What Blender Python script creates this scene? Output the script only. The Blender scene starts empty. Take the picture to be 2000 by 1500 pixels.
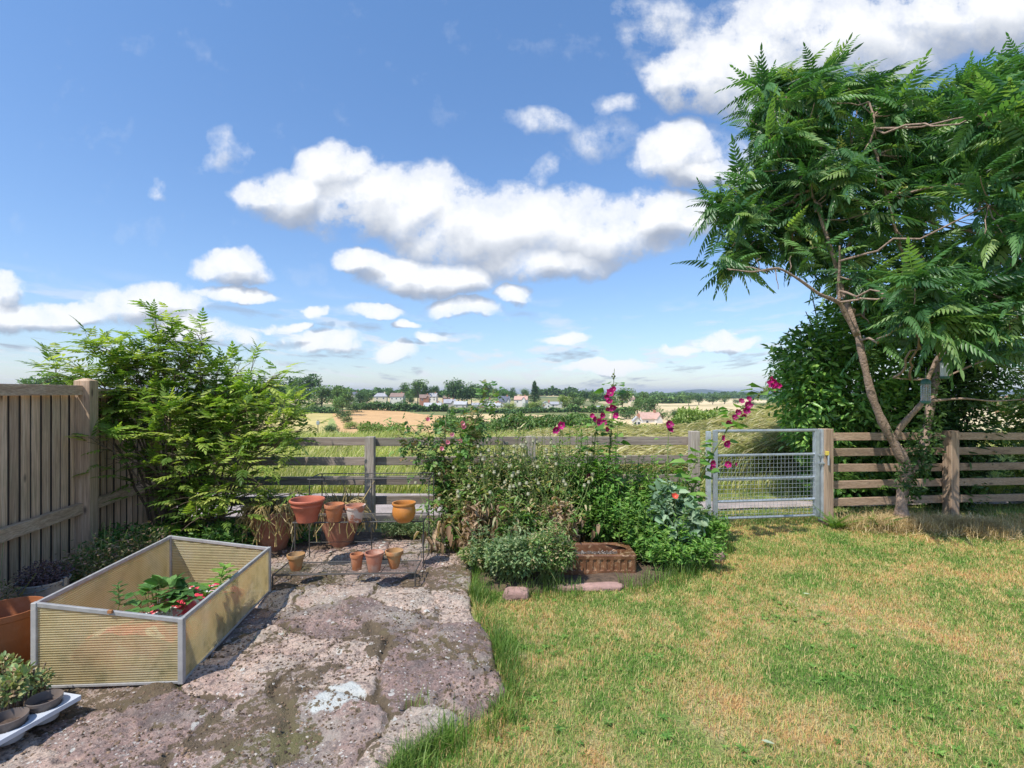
import bpy, math, random
import numpy as np
from mathutils import Vector
R = math.radians
rng = np.random.default_rng(7)
random.seed(7)
scene = bpy.context.scene
# ------------------------------------------------------------------ camera
CH = 1.55
cam_d = bpy.data.cameras.new('camera'); cam = bpy.data.objects.new('camera', cam_d)
scene.collection.objects.link(cam)
cam.location = (0, 0, CH); cam.rotation_euler = (R(90), 0, 0)
cam_d.sensor_width = 36; cam_d.lens = 18; cam_d.shift_y = 0.009
cam_d.clip_start = 0.05; cam_d.clip_end = 30000
scene.camera = cam
scene.view_settings.view_transform = 'Standard'; scene.view_settings.look = 'None'
scene.view_settings.gamma = 1; scene.view_settings.exposure = 0.68
# ------------------------------------------------------------------ sun
SUN_EL, SUN_AZ = R(57), R(45)          # azimuth measured from straight behind the camera towards the left
sv = Vector((-math.sin(SUN_AZ)*math.cos(SUN_EL), -math.cos(SUN_AZ)*math.cos(SUN_EL), math.sin(SUN_EL)))
sl = bpy.data.lights.new('sun', 'SUN'); sl.energy = 3.35; sl.angle = R(0.53); sl.color = (1, .95, .87)
so = bpy.data.objects.new('sun', sl); scene.collection.objects.link(so)
so.rotation_euler = sv.to_track_quat('Z', 'Y').to_euler()
# ------------------------------------------------------------------ node helpers
def nd(nt, t, **kw):
    n = nt.nodes.new(t)
    for k, v in kw.items():
        if k.startswith('_'): setattr(n, k[1:], v)
    for k, v in kw.items():
        if k.startswith('_'): continue
        key = int(k[1:]) if k[0] == 'i' and k[1:].isdigit() else k.replace('__', ' ')
        if isinstance(v, bpy.types.NodeSocket): nt.links.new(v, n.inputs[key])
        else: n.inputs[key].default_value = v
    return n
def mth(nt, op, a, b=0.0, c=0.0, clamp=False):
    n = nd(nt, 'ShaderNodeMath', _operation=op, _use_clamp=clamp, i0=a, i1=b, i2=c); return n.outputs[0]
def ramp(nt, fac, stops, interp='LINEAR'):
    n = nt.nodes.new('ShaderNodeValToRGB'); n.color_ramp.interpolation = interp
    el = n.color_ramp.elements
    while len(el) < len(stops): el.new(.5)
    for e, (p, c) in zip(el, stops):
        e.position = p; e.color = (c, c, c, 1) if isinstance(c, (int, float)) else (*c, 1)
    nt.links.new(fac, n.inputs[0]); return n.outputs[0]
def mixc(nt, f, a, b, bt='MIX'):
    n = nt.nodes.new('ShaderNodeMix'); n.data_type = 'RGBA'; n.blend_type = bt
    for s, v in ((n.inputs[0], f), (n.inputs[6], a), (n.inputs[7], b)):
        if isinstance(v, bpy.types.NodeSocket): nt.links.new(v, s)
        else: s.default_value = v if isinstance(v, (int, float)) else (*v[:3], 1)
    return n.outputs[2]
def noise(nt, vec, scale, detail=4, rough=.55, dist=0.0):
    n = nd(nt, 'ShaderNodeTexNoise', Scale=scale, Detail=detail, Roughness=rough, Distortion=dist)
    if vec is not None: nt.links.new(vec, n.inputs['Vector'])
    return n.outputs[0]
def newmat(name):
    m = bpy.data.materials.new(name); m.use_nodes = True; nt = m.node_tree; nt.nodes.clear()
    return m, nt
def out(nt, sh):
    o = nt.nodes.new('ShaderNodeOutputMaterial'); nt.links.new(sh, o.inputs[0]); return o
def bumped(nt, h, dist, strength=1.0):
    return nd(nt, 'ShaderNodeBump', Height=h, Distance=dist, Strength=strength).outputs[0]
def pos(nt, sx=1, sy=1, sz=1, obj=False):
    if obj: s = nt.nodes.new('ShaderNodeTexCoord').outputs['Object']
    else: s = nt.nodes.new('ShaderNodeNewGeometry').outputs['Position']
    if (sx, sy, sz) == (1, 1, 1): return s
    return nd(nt, 'ShaderNodeVectorMath', _operation='MULTIPLY', i0=s, i1=(sx, sy, sz)).outputs[0]
def attr(nt, name, color=False):
    n = nt.nodes.new('ShaderNodeAttribute'); n.attribute_name = name
    return n.outputs['Color' if color else 'Fac']
# ------------------------------------------------------------------ sky with clouds
CL = [(560,388,105,48),(655,340,75,55),(720,395,130,62),(830,410,110,66),(900,440,120,66),(1000,450,120,72),
      (1090,450,110,68),(1180,460,110,52),(1280,430,95,42),(1080,505,120,32),(500,385,55,38),
      (705,508,42,20),(790,530,85,34),(880,530,75,34),(890,592,60,19),(1005,565,36,20),
      (1330,320,90,52),(1440,305,60,40),(1385,345,80,26),(1160,270,60,40),(1190,205,45,24),(1045,243,55,20),
      (1370,160,90,66),(1480,120,140,100),(1640,70,220,80),(1880,30,280,70),(1275,12,70,24),(1300,60,60,70),
      (455,528,80,25),(462,573,80,12),(606,665,60,21),(75,612,170,28),(5,572,36,30),(290,600,115,38),(395,648,95,28),
      (708,608,52,14),(765,688,46,18),(842,657,28,12),(1100,655,56,11),(1437,665,54,15),(1340,683,36,9),
      (558,630,28,10),(608,602,18,12),(780,633,28,8),(1170,712,80,12),(1040,338,26,30),(435,290,30,40),(322,362,22,18)]
SKYTINT = (.84, .97, 1.06)
world = bpy.data.worlds.new('World'); scene.world = world; world.use_nodes = True
nt = world.node_tree; nt.nodes.clear()
g = bpy.data.node_groups.new('cloud_density', 'ShaderNodeTree')
g.interface.new_socket('P', in_out='INPUT', socket_type='NodeSocketVector')
g.interface.new_socket('Detail', in_out='INPUT', socket_type='NodeSocketFloat')
g.interface.new_socket('D', in_out='OUTPUT', socket_type='NodeSocketFloat')
g.interface.new_socket('A', in_out='OUTPUT', socket_type='NodeSocketFloat')
gi = g.nodes.new('NodeGroupInput'); go = g.nodes.new('NodeGroupOutput')
n1 = nd(g, 'ShaderNodeTexNoise', Scale=5.0, Detail=5, Roughness=.55); g.links.new(gi.outputs[0], n1.inputs['Vector'])
off = nd(g, 'ShaderNodeVectorMath', _operation='SUBTRACT', i0=n1.outputs['Color'], i1=(.5, .5, .5)).outputs[0]
off = nd(g, 'ShaderNodeVectorMath', _operation='MULTIPLY', i0=off, i1=(.20, .13, 0)).outputs[0]
wp = nd(g, 'ShaderNodeVectorMath', _operation='ADD', i0=gi.outputs[0], i1=off).outputs[0]
acc = None
for (cx, cy, a, b) in CL:
    u0, v0 = (cx-1000)/1000, (768-cy)/1000
    s = nd(g, 'ShaderNodeVectorMath', _operation='MULTIPLY_ADD', i0=wp, i1=(1000/a, 1000/b, 0), i2=(-u0*1000/a, -v0*1000/b, 0)).outputs[0]
    l = nd(g, 'ShaderNodeVectorMath', _operation='DOT_PRODUCT', i0=s, i1=s).outputs['Value']
    w = 1.0 if (a, b) not in ((60,40),(45,24),(55,20),(26,30),(30,40),(22,18),(60,70),(70,24)) else .34
    f = mth(g, 'MULTIPLY_ADD', l, -.5*w, w)
    f = mth(g, 'MAXIMUM', f, 0.0)
    acc = f if acc is None else mth(g, 'SMOOTH_MAX', acc, f, .03)
nz = nd(g, 'ShaderNodeTexNoise', Scale=11.0, Detail=8, Roughness=.62, Lacunarity=2.1); g.links.new(gi.outputs[0], nz.inputs['Vector']); g.links.new(gi.outputs[1], nz.inputs['Detail'])
dn = mth(g, 'MULTIPLY_ADD', mth(g, 'SUBTRACT', nz.outputs[0], .5), mth(g, 'MULTIPLY_ADD', acc, 3.0, .60), acc)
g.links.new(dn, go.inputs[0]); g.links.new(acc, go.inputs[1])
tc = nt.nodes.new('ShaderNodeTexCoord').outputs['Generated']
sx = nd(nt, 'ShaderNodeSeparateXYZ', Vector=tc)
ay = mth(nt, 'MAXIMUM', mth(nt, 'ABSOLUTE', sx.outputs[1]), .02)
zz = mth(nt, 'MAXIMUM', sx.outputs[2], .004)
P = nd(nt, 'ShaderNodeCombineXYZ', X=mth(nt, 'DIVIDE', sx.outputs[0], ay), Y=mth(nt, 'DIVIDE', zz, ay), Z=mth(nt, 'MULTIPLY', mth(nt, 'SIGN', sx.outputs[1]), 1.0)).outputs[0]
P2 = nd(nt, 'ShaderNodeVectorMath', _operation='ADD', i0=P, i1=(-.010, .032, 0)).outputs[0]
def grp(p, det):
    n = nt.nodes.new('ShaderNodeGroup'); n.node_tree = g; nt.links.new(p, n.inputs[0]); n.inputs[1].default_value = det; return n.outputs
o1, o2 = grp(P, 10.0), grp(P2, 2.0); d1, a1, d2, a2 = o1[0], o1[1], o2[0], o2[1]
d1s = grp(P, 4.0)[0]
# far small clouds lying on a plane overhead
Q = nd(nt, 'ShaderNodeCombineXYZ', X=mth(nt, 'DIVIDE', sx.outputs[0], zz), Y=mth(nt, 'DIVIDE', sx.outputs[1], zz), Z=0.0).outputs[0]
vv = nd(nt, 'ShaderNodeSeparateXYZ', Vector=P)
Q2 = nd(nt, 'ShaderNodeCombineXYZ', X=mth(nt, 'DIVIDE', vv.outputs[0], mth(nt, 'ADD', vv.outputs[1], .06)), Y=mth(nt, 'MULTIPLY', mth(nt, 'LOGARITHM', mth(nt, 'ADD', vv.outputs[1], .03), 2.718), 3.0), Z=3.0).outputs[0]
q1 = noise(nt, Q2, 2.1, 6, .55)
lowm = ramp(nt, sx.outputs[2], [(0, .2), (.02, .8), (.10, .9), (.19, .0)])
far = mth(nt, 'MULTIPLY', ramp(nt, q1, [(.50, 0), (.66, 1)]), lowm)
alpha = ramp(nt, d1, [(.08, 0), (.25, .25), (.48, .78), (.90, 1)], 'LINEAR')
alpha = mth(nt, 'MULTIPLY', alpha, .97)
thick = ramp(nt, mth(nt, 'SUBTRACT', d1s, d2), [(0, .0), (.5, 1)])
sh = mth(nt, 'SUBTRACT', d2, .36)                       # more cloud above = greyer underside
lit = mth(nt, 'MULTIPLY_ADD', mth(nt, 'SUBTRACT', a1, a2), 1.25, .86)
lit = mth(nt, 'ADD', lit, mth(nt, 'MULTIPLY', mth(nt, 'SUBTRACT', d1s, d2), .16), clamp=True)
ccol = ramp(nt, lit, [(.0, (.30, .34, .42)), (.45, (.40, .44, .52)), (.8, (.66, .69, .74)), (1, (.86, .87, .89))])
sky = nt.nodes.new('ShaderNodeTexSky'); sky.sky_type = 'NISHITA'; sky.sun_disc = False
sky.sun_elevation = SUN_EL; sky.sun_rotation = math.atan2(sv.x, sv.y)
sky.altitude = 100; sky.air_density = 1.0; sky.dust_density = .6; sky.ozone_density = 2.0
skc = mixc(nt, 1.0, sky.outputs[0], ramp(nt, sx.outputs[2], [(0, (.70, .72, .78)), (.06, (.60, .64, .73)), (.22, (.60, .69, .80)), (.6, (.60, .78, .92))]), 'MULTIPLY')
bg1 = nd(nt, 'ShaderNodeBackground', Color=skc, Strength=.15)
bg2 = nd(nt, 'ShaderNodeBackground', Color=ccol, Strength=.76)
al = mth(nt, 'MAXIMUM', alpha, mth(nt, 'MULTIPLY', far, .85))
mx = nd(nt, 'ShaderNodeMixShader', i0=al, i1=bg1.outputs[0], i2=bg2.outputs[0])
wo = nt.nodes.new('ShaderNodeOutputWorld'); nt.links.new(mx.outputs[0], wo.inputs[0])
# ------------------------------------------------------------------ geometry helpers
def W(px, Y, z=0.0): return np.array([(px-1000)/1000*Y, Y, z])
def PP(px, py, Y): return np.array([(px-1000)/1000*Y, Y, CH-(py-768)/1000*Y])
def GY(py): return CH*1000/(py-768)
def G(px, py): return W(px, GY(py), 0)
def tag(o, label=None, cat=None, group=None, kind=None):
    if label: o['label'] = label
    if cat: o['category'] = cat
    if group: o['group'] = group
    if kind: o['kind'] = kind
    return o
def empty(name, loc, label, cat, group=None, rz=0):
    o = bpy.data.objects.new(name, None); o.empty_display_size = .1
    scene.collection.objects.link(o); o.location = loc; o.rotation_euler = (0, 0, rz)
    return tag(o, label, cat, group)
def wloc(o):
    v = np.zeros(3)
    while o is not None: v += np.array(o.location); o = o.parent
    return v
def mesh(name, V, F, mat, parent=None, rnd=None, smooth=False, extra=None, loc=None):
    """V (n,3) world coordinates, F (m,k) array or list of tuples"""
    V = np.asarray(V, dtype=np.float64)
    base = wloc(parent) if parent is not None else (np.array(loc, float) if loc is not None else np.zeros(3))
    me = bpy.data.meshes.new(name)
    if isinstance(F, np.ndarray):
        k = F.shape[1]; m = len(F)
        me.vertices.add(len(V)); me.vertices.foreach_set('co', (V-base).astype(np.float32).ravel())
        me.loops.add(m*k); me.loops.foreach_set('vertex_index', F.astype(np.int32).ravel())
        me.polygons.add(m); me.polygons.foreach_set('loop_start', np.arange(m, dtype=np.int32)*k)
        me.update(calc_edges=True)
    else: me.from_pydata((V-base).tolist(), [], F); me.update()
    if smooth: me.polygons.foreach_set('use_smooth', np.ones(len(me.polygons), bool))
    if rnd is not None:
        if len(rnd)*6 == len(V)*5: rnd = np.repeat(np.asarray(rnd)[::5], 6)
        a = me.attributes.new('rnd', 'FLOAT', 'POINT'); a.data.foreach_set('value', np.asarray(rnd, np.float32))
    for kx, val in (extra or {}).items():
        val = np.asarray(val, np.float32)
        if val.ndim == 2:
            a = me.attributes.new(kx, 'FLOAT_COLOR', 'POINT'); a.data.foreach_set('color', np.c_[val, np.ones(len(val))].astype(np.float32).ravel())
        else: a = me.attributes.new(kx, 'FLOAT', 'POINT'); a.data.foreach_set('value', val)
    me.materials.append(mat)
    o = bpy.data.objects.new(name, me); scene.collection.objects.link(o)
    if parent is not None: o.parent = parent
    elif loc is not None: o.location = loc
    return o
class MB:
    def __init__(s): s.v = []; s.f = []; s.r = []
    def add(s, V, F, r=None):
        b = len(s.v); s.v += [tuple(map(float, v)) for v in V]; s.f += [tuple(int(i)+b for i in f) for f in F]
        s.r += [random.random() if r is None else r]*len(V); return s
    def box(s, a, b, r=None):
        (x0, y0, z0), (x1, y1, z1) = a, b
        return s.add([(x0,y0,z0),(x1,y0,z0),(x1,y1,z0),(x0,y1,z0),(x0,y0,z1),(x1,y0,z1),(x1,y1,z1),(x0,y1,z1)],
              [(0,3,2,1),(4,5,6,7),(0,1,5,4),(1,2,6,5),(2,3,7,6),(3,0,4,7)], r)
    def bar(s, p, q, w, h, up=(0,0,1), r=None, wob=0):
        """box from p to q, width w sideways, height h along up"""
        p, q, up = np.array(p, float), np.array(q, float), np.array(up, float)
        d = (q-p)/np.linalg.norm(q-p); sd = np.cross(d, up); sd /= np.linalg.norm(sd); u = np.cross(sd, d)
        V = [c + a*sd*w/2 + b*u*h/2 for c in (p, q) for a, b in ((-1,-1),(1,-1),(1,1),(-1,1))]
        return s.add(V, [(0,1,2,3),(7,6,5,4),(0,4,5,1),(1,5,6,2),(2,6,7,3),(3,7,4,0)], r)
    def tube(s, pts, rad, n=6, cap=True, r=None):
        pts = np.array(pts, float); m = len(pts)
        rad = np.full(m, rad) if np.isscalar(rad) else np.array(rad)
        V = []; t = np.gradient(pts, axis=0); t /= np.linalg.norm(t, axis=1)[:, None]+1e-9
        up = np.array([0,0,1.]) if abs(t[0][2]) < .9 else np.array([1.,0,0])
        for i in range(m):
            a = np.cross(t[i], up); a /= np.linalg.norm(a)+1e-9; b = np.cross(a, t[i]); up = b
            for k in range(n):
                th = 2*math.pi*k/n; V.append(pts[i]+rad[i]*(math.cos(th)*a+math.sin(th)*b))
        F = [(i*n+k, i*n+(k+1)%n, (i+1)*n+(k+1)%n, (i+1)*n+k) for i in range(m-1) for k in range(n)]
        if cap: F += [tuple(range(n))[::-1], tuple((m-1)*n+k for k in range(n))]
        return s.add(V, F, r)
    def lathe(s, c, prof, n=32, r=None, cap=False, wob=0.0):
        V = []; c = np.array(c, float)
        for (rr, z) in prof:
            for k in range(n):
                th = 2*math.pi*k/n; q = rr*(1+wob*math.sin(3*th+z*20)); V.append(c+np.array([q*math.cos(th), q*math.sin(th), z]))
        m = len(prof)
        F = [(i*n+k, i*n+(k+1)%n, (i+1)*n+(k+1)%n, (i+1)*n+k) for i in range(m-1) for k in range(n)]
        if cap: F += [tuple((m-1)*n+k for k in range(n))]
        return s.add(V, F, r)
    def build(s, name, mat, parent=None, smooth=False, bevel=0, loc=None, auto=False):
        o = mesh(name, np.array(s.v), s.f, mat, parent, rnd=s.r, smooth=smooth, loc=loc)
        if bevel:
            b = o.modifiers.new('bevel', 'BEVEL'); b.width = bevel; b.segments = 2; b.limit_method = 'ANGLE'
        if auto: o.data.set_sharp_from_angle(angle=R(40))
        return o
def copy_tree(o, parent=None):
    c = o.copy(); scene.collection.objects.link(c)
    if parent is not None: c.parent = parent
    for ch in [x for x in bpy.data.objects if x.parent == o and x != c]:
        copy_tree(ch, c)
    return c
# vectorised noise
def _h(ix, iy, s):
    h = (ix*374761393 + iy*668265263 + s*2246822519) & 0xffffffff
    h = ((h ^ (h >> 13))*1274126177) & 0xffffffff
    return ((h ^ (h >> 16)) & 0xffff)/65535.
def vn(x, y, s=0):
    x = np.asarray(x, float); y = np.asarray(y, float)
    ix = np.floor(x).astype(np.int64); iy = np.floor(y).astype(np.int64); fx = x-ix; fy = y-iy
    fx = fx*fx*(3-2*fx); fy = fy*fy*(3-2*fy)
    return (_h(ix,iy,s)*(1-fx)+_h(ix+1,iy,s)*fx)*(1-fy)+(_h(ix,iy+1,s)*(1-fx)+_h(ix+1,iy+1,s)*fx)*fy
def fbm(x, y, s=0, o=4):
    t = 0; a = .5
    for k in range(o): t = t+a*vn(np.asarray(x)*2**k, np.asarray(y)*2**k, s+k*17); a /= 2
    return t/(1-.5**o)
def nrm(v): return v/(np.linalg.norm(v, axis=-1, keepdims=True)+1e-9)
def frames(d, up=None, roll=0.0):
    """matrices whose Y axis is d and Z axis close to up, rolled by the angle roll"""
    d = nrm(np.asarray(d, float)); n = len(d)
    up = np.tile([0, 0, 1.], (n, 1)) if up is None else np.asarray(up, float)
    up = up + 1e-3*np.array([.3, .7, .1])
    x = nrm(np.cross(d, up)); z = np.cross(x, d)
    r = np.broadcast_to(np.asarray(roll, float), (n,))[:, None]
    x2 = x*np.cos(r)+z*np.sin(r); z2 = -x*np.sin(r)+z*np.cos(r)
    return np.stack([x2, d, z2], axis=2)
def scat(T, Rm, sc, loc):
    V, F = T; N = len(loc); n = len(V)
    sc = np.broadcast_to(np.asarray(sc, float), (N,))
    out = np.einsum('nij,kj->nki', Rm, V)*sc[:, None, None]+np.asarray(loc)[:, None, :]
    FF = (F[None]+(np.arange(N)*n)[:, None, None]).reshape(-1, F.shape[1])
    return out.reshape(-1, 3), FF
def join(parts):
    V = []; F = []; b = 0; Rr = []
    for v, f, r in parts: V.append(v); F.append(f+b); b += len(v); Rr.append(r)
    return np.concatenate(V), np.concatenate(F), np.concatenate(Rr)
def leafT(l=1, w=.4, fold=.06, droop=.12, mid=.42):
    a, b = mid*.55, min(.8, mid*1.55)
    return (np.array([(0,0,0),(w*.44,l*a,fold),(w*.40,l*b,fold*.9-droop*.4),(0,l,-droop),(-w*.40,l*b,fold*.9-droop*.4),(-w*.44,l*a,fold)]), np.array([(0,1,2,3),(0,3,4,5)]))
def leafT2(l=1, w=.4, fold=.05, droop=.2):
    """finer leaf, two cross sections"""
    V = [(0,0,0)]
    for t, ww in ((.3, 1), (.68, .72)): V += [(-w/2*ww, l*t, fold*ww-droop*t*t), (0, l*t, -droop*t*t), (w/2*ww, l*t, fold*ww-droop*t*t)]
    V += [(0, l, -droop)]
    F = [(0,2,1,1),(0,3,2,2),(1,2,5,4),(2,3,6,5),(4,5,7,7),(5,6,7,7)]
    return np.array(V), np.array(F)
def pinnate(n=7, L=1.0, ll=.38, lw=.12, droop=.35, ang=60, hang=.15, term=True):
    """compound leaf along +Y: n leaflets on each side"""
    T = leafT(1, lw/ll, .03, .10, .38); locs = []; dirs = []; sc = []
    for i in range(n):
        t = (i+1.2)/(n+1); y = L*t; z = -droop*L*t*t
        k = math.sin(math.pi*min(1, .25+.75*t))**.6*.9+.15
        for s in (-1, 1):
            a = R(ang*(1-.45*t)+random.uniform(-6, 6))
            locs.append((0, y, z)); dirs.append((s*math.sin(a), math.cos(a), -hang-random.uniform(0, .15)-droop*t)); sc.append(ll*k)
    if term: locs.append((0, L*.98, -droop*L*.96)); dirs.append((0, 1, -droop*1.6)); sc.append(ll*.9)
    V, F = scat(T, frames(np.array(dirs)), np.array(sc), np.array(locs))
    rv = []; rf = []
    for i in range(5):
        t = i/4*1.0; rv += [(-.006*L*1.5, L*t, -droop*L*t*t), (.006*L*1.5, L*t, -droop*L*t*t)]
        if i: b = len(V)+2*i; rf.append((b-2, b-1, b+1, b))
    return np.concatenate([V, np.array(rv)]), np.concatenate([F, np.array(rf)])
def rdirs(n, zb=0.0, zs=1.0):
    v = rng.normal(size=(n, 3)); v[:, 2] = v[:, 2]*zs+zb; return nrm(v)
# ------------------------------------------------------------------ materials
def leafmat(name, cols, trans=.35, rough=.5, nscale=3.0, namt=.35, spec=.35, gain=1.0):
    m, nt = newmat(name)
    st = [(i/(len(cols)-1), tuple(min(.9, x*gain) for x in c)) for i, c in enumerate(cols)]
    c = ramp(nt, attr(nt, 'rnd'), st)
    nz = noise(nt, pos(nt), nscale, 3)
    v = nd(nt, 'ShaderNodeMapRange', Value=nz, i1=.3, i2=.7, i3=1-namt, i4=1+namt).outputs[0]
    c = nd(nt, 'ShaderNodeVectorMath', _operation='SCALE', i0=c, Scale=v).outputs[0]
    p = nd(nt, 'ShaderNodeBsdfPrincipled', Base__Color=c, Roughness=rough); p.inputs['Specular IOR Level'].default_value = spec
    tcol = nd(nt, 'ShaderNodeVectorMath', _operation='MULTIPLY', i0=c, i1=(1.25, 1.45, .55)).outputs[0]
    t = nd(nt, 'ShaderNodeBsdfTranslucent', Color=tcol)
    out(nt, nd(nt, 'ShaderNodeMixShader', i0=trans, i1=p.outputs[0], i2=t.outputs[0]).outputs[0]); return m
def simple(name, col, rough=.6, nscale=8, namt=.15, bump=.002, bscale=60, metal=0, spec=.5, sxyz=(1,1,1), rn=.15, obj=True):
    m, nt = newmat(name); p = pos(nt, *sxyz, obj=obj)
    v = nd(nt, 'ShaderNodeMapRange', Value=noise(nt, p, nscale, 5), i1=.3, i2=.7, i3=1-namt, i4=1+namt).outputs[0]
    r = nd(nt, 'ShaderNodeMapRange', Value=attr(nt, 'rnd'), i3=1-rn, i4=1+rn).outputs[0]
    c = nd(nt, 'ShaderNodeVectorMath', _operation='SCALE', i0=(*col,), Scale=mth(nt, 'MULTIPLY', v, r)).outputs[0]
    b = nd(nt, 'ShaderNodeBsdfPrincipled', Base__Color=c, Roughness=rough, Metallic=metal); b.inputs['Specular IOR Level'].default_value = spec
    if bump: nt.links.new(bumped(nt, noise(nt, p, bscale, 4), bump), b.inputs['Normal'])
    out(nt, b.outputs[0]); return m
def woodmat(name, axis, base=(.40, .335, .285), dark=(.19, .15, .125), pale=(.54, .50, .46), algae=.25):
    s = {'x': (1.2, 30, 30), 'y': (30, 1.2, 30), 'z': (30, 30, 1.2)}[axis]
    m, nt = newmat(name); rn = attr(nt, 'rnd')
    p = nd(nt, 'ShaderNodeVectorMath', _operation='ADD', i0=pos(nt, *s), i1=nd(nt, 'ShaderNodeCombineXYZ', X=mth(nt, 'MULTIPLY', rn, 37.), Y=mth(nt, 'MULTIPLY', rn, 91.), Z=mth(nt, 'MULTIPLY', rn, 53.)).outputs[0]).outputs[0]
    gr = noise(nt, p, 1.0, 6, .6, .6); gr2 = noise(nt, p, 4.5, 3, .6)
    c = ramp(nt, gr, [(.25, dark), (.48, base), (.75, pale)])
    c = mixc(nt, ramp(nt, gr2, [(.35, .7), (.6, 0)]), c, dark)
    v = nd(nt, 'ShaderNodeMapRange', Value=rn, i3=.72, i4=1.2).outputs[0]
    c = nd(nt, 'ShaderNodeVectorMath', _operation='SCALE', i0=c, Scale=v).outputs[0]
    big = noise(nt, pos(nt), 2.3, 5)
    c = mixc(nt, mth(nt, 'MULTIPLY', ramp(nt, big, [(.5, 0), (.7, 1)]), algae), c, (.16, .19, .10))
    kn = nd(nt, 'ShaderNodeTexVoronoi', Scale=1.0); nt.links.new(nd(nt, 'ShaderNodeVectorMath', _operation='MULTIPLY', i0=p, i1=(.22, .22, 2.2) if axis == 'z' else ((2.2, .22, .22) if axis == 'x' else (.22, 2.2, .22))).outputs[0], kn.inputs['Vector'])
    c = mixc(nt, ramp(nt, kn.outputs['Distance'], [(.05, .85), (.13, 0)]), c, (.07, .05, .04))
    b = nd(nt, 'ShaderNodeBsdfPrincipled', Base__Color=c, Roughness=.85)
    nt.links.new(bumped(nt, mth(nt, 'ADD', gr, mth(nt, 'MULTIPLY', gr2, .5)), .004), b.inputs['Normal'])
    out(nt, b.outputs[0]); return m
# ================================================================== SETTING
# ---- terrain beyond the lane
def smooth(a, b, x): t = np.clip((np.asarray(x, float)-a)/(b-a), 0, 1); return t*t*(3-2*t)
YA = np.array([8.2, 9.5, 12, 16, 25, 60, 120, 180, 250, 330, 400, 500, 700, 1500, 4000, 12000.])
ZL = np.array([-.05, .12, .32, .22, -1.2, -5.5, -9, -10.6, -10.6, -9.6, -7.8, -4.6, -1.5, -2, -12, -60])
ZR = np.array([-.05, .12, .32, .22, -1.2, -5.5, -9.5, -11, -11.3, -11, -11, -11.2, -11.5, -9.5, -16, -60])
def TZ(X, Y):
    X = np.asarray(X, float); Y = np.asarray(Y, float); u = X/np.maximum(Y, 1)
    lg = np.log(np.clip(Y, 8.2, 12000)); la = np.log(YA)
    w = smooth(.08, .22, u)
    z = np.interp(lg, la, ZL)*(1-w)+np.interp(lg, la, ZR)*w
    z = z+(fbm(X/55, Y/55, 3)-.5)*2.4*smooth(60, 200, Y)+(fbm(X/2.5, Y/2.5, 5)-.5)*.18*smooth(9, 14, Y)
    hill = smooth(3800, 5200, Y)*(1-smooth(6500, 9000, Y))
    z = z+hill*(26*np.exp(-((u-.36)/.05)**2)+19*smooth(.26, .5, u)+12)*1.5*(.85+.3*fbm(X/700, Y/700, 9))
    return z
us = np.unique(np.concatenate([np.linspace(-3.2, -.5, 60), np.linspace(-.5, .62, 460), np.linspace(.62, 3.2, 60), np.linspace(-1, -.85, 20)]))
ys = np.concatenate([np.linspace(8.2, 30, 60), np.exp(np.linspace(math.log(31), math.log(600), 170)), np.exp(np.linspace(math.log(620), math.log(12000), 70))])
U, Yg = np.meshgrid(us, ys); Xg = U*Yg; Zg = TZ(Xg, Yg)
def inpoly(px, py, poly):
    px = np.asarray(px, float); py = np.asarray(py, float); c = np.zeros(px.shape, bool); n = len(poly)
    for i in range(n):
        x0, y0 = poly[i]; x1, y1 = poly[(i+1) % n]
        if y0 == y1: continue
        t = ((y0 > py) != (y1 > py)) & (px < (x1-x0)*(py-y0)/(y1-y0)+x0); c ^= t
    return c
# the fields, outlined on the ground in metres east/north of the house: (bearing ratio, distance) polygons
def fld(l): return [(a, math.log(b)) for a, b in l]
lw = fbm(Xg/30, Yg/30, 21)*.05
FU = U+(fbm(Xg/14, Yg/14, 8)-.5)*.004; FL = np.log(Yg)+(fbm(Xg/12, Yg/12, 31)-.5)*.02
col = np.zeros(U.shape+(3,)); col[:] = (.19, .20, .065)
col[Yg < 22] = (.33, .31, .11)
k = (Yg > 600); col[k] = (.10, .14, .06)
k = (Yg > 3000); col[k] = (.05, .08, .05)
k = (Yg > 420) & (Yg < 3200) & (vn(Xg/140, Yg/190, 71) > .5); col[k] = (.50, .40, .20)
k = (Yg > 420) & (Yg < 3200) & (vn(Xg/170, Yg/150, 75) > .66); col[k] = (.10, .13, .05)
for c, poly in (((.50, .40, .14), [(-.75, 150), (-.75, 325), (-.34, 325), (-.332, 120)]),
                ((.30, .33, .09), [(-.37, 120), (-.355, 240), (-.335, 240), (-.33, 110)]),
                ((.58, .35, .15), [(-.34, 160), (-.352, 300), (-.305, 352), (-.24, 352), (-.19, 300), (-.135, 275), (-.10, 270), (-.10, 120), (-.3, 120)]),
                ((.62, .45, .22), [(-.12, 120), (-.12, 262), (-.05, 285), (.02, 285), (.09, 262), (.19, 240), (.19, 120)]),
                ((.45, .40, .18), [(-.36, 345), (-.36, 375), (-.30, 375), (-.30, 345)]),
                ((.66, .50, .27), [(.19, 200), (.19, 480), (.24, 520), (.62, 460), (.62, 180)]),
                ((.66, .42, .24), [(.13, 300), (.13, 400), (.21, 400), (.21, 300)]),
                ((.70, .54, .30), [(.28, 560), (.27, 900), (.60, 950), (.60, 560)]),
                ((.62, .50, .28), [(.62, 100), (.62, 800), (1.6, 800), (1.6, 100)])):
    col[inpoly(FU, FL, fld(poly))] = c
col *= (.86+.28*fbm(Xg/9, Yg/9, 44))[..., None]
m_fields, nt = newmat('fields')
c = attr(nt, 'Col', True)
nn = noise(nt, pos(nt), .35, 8, .7)
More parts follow.
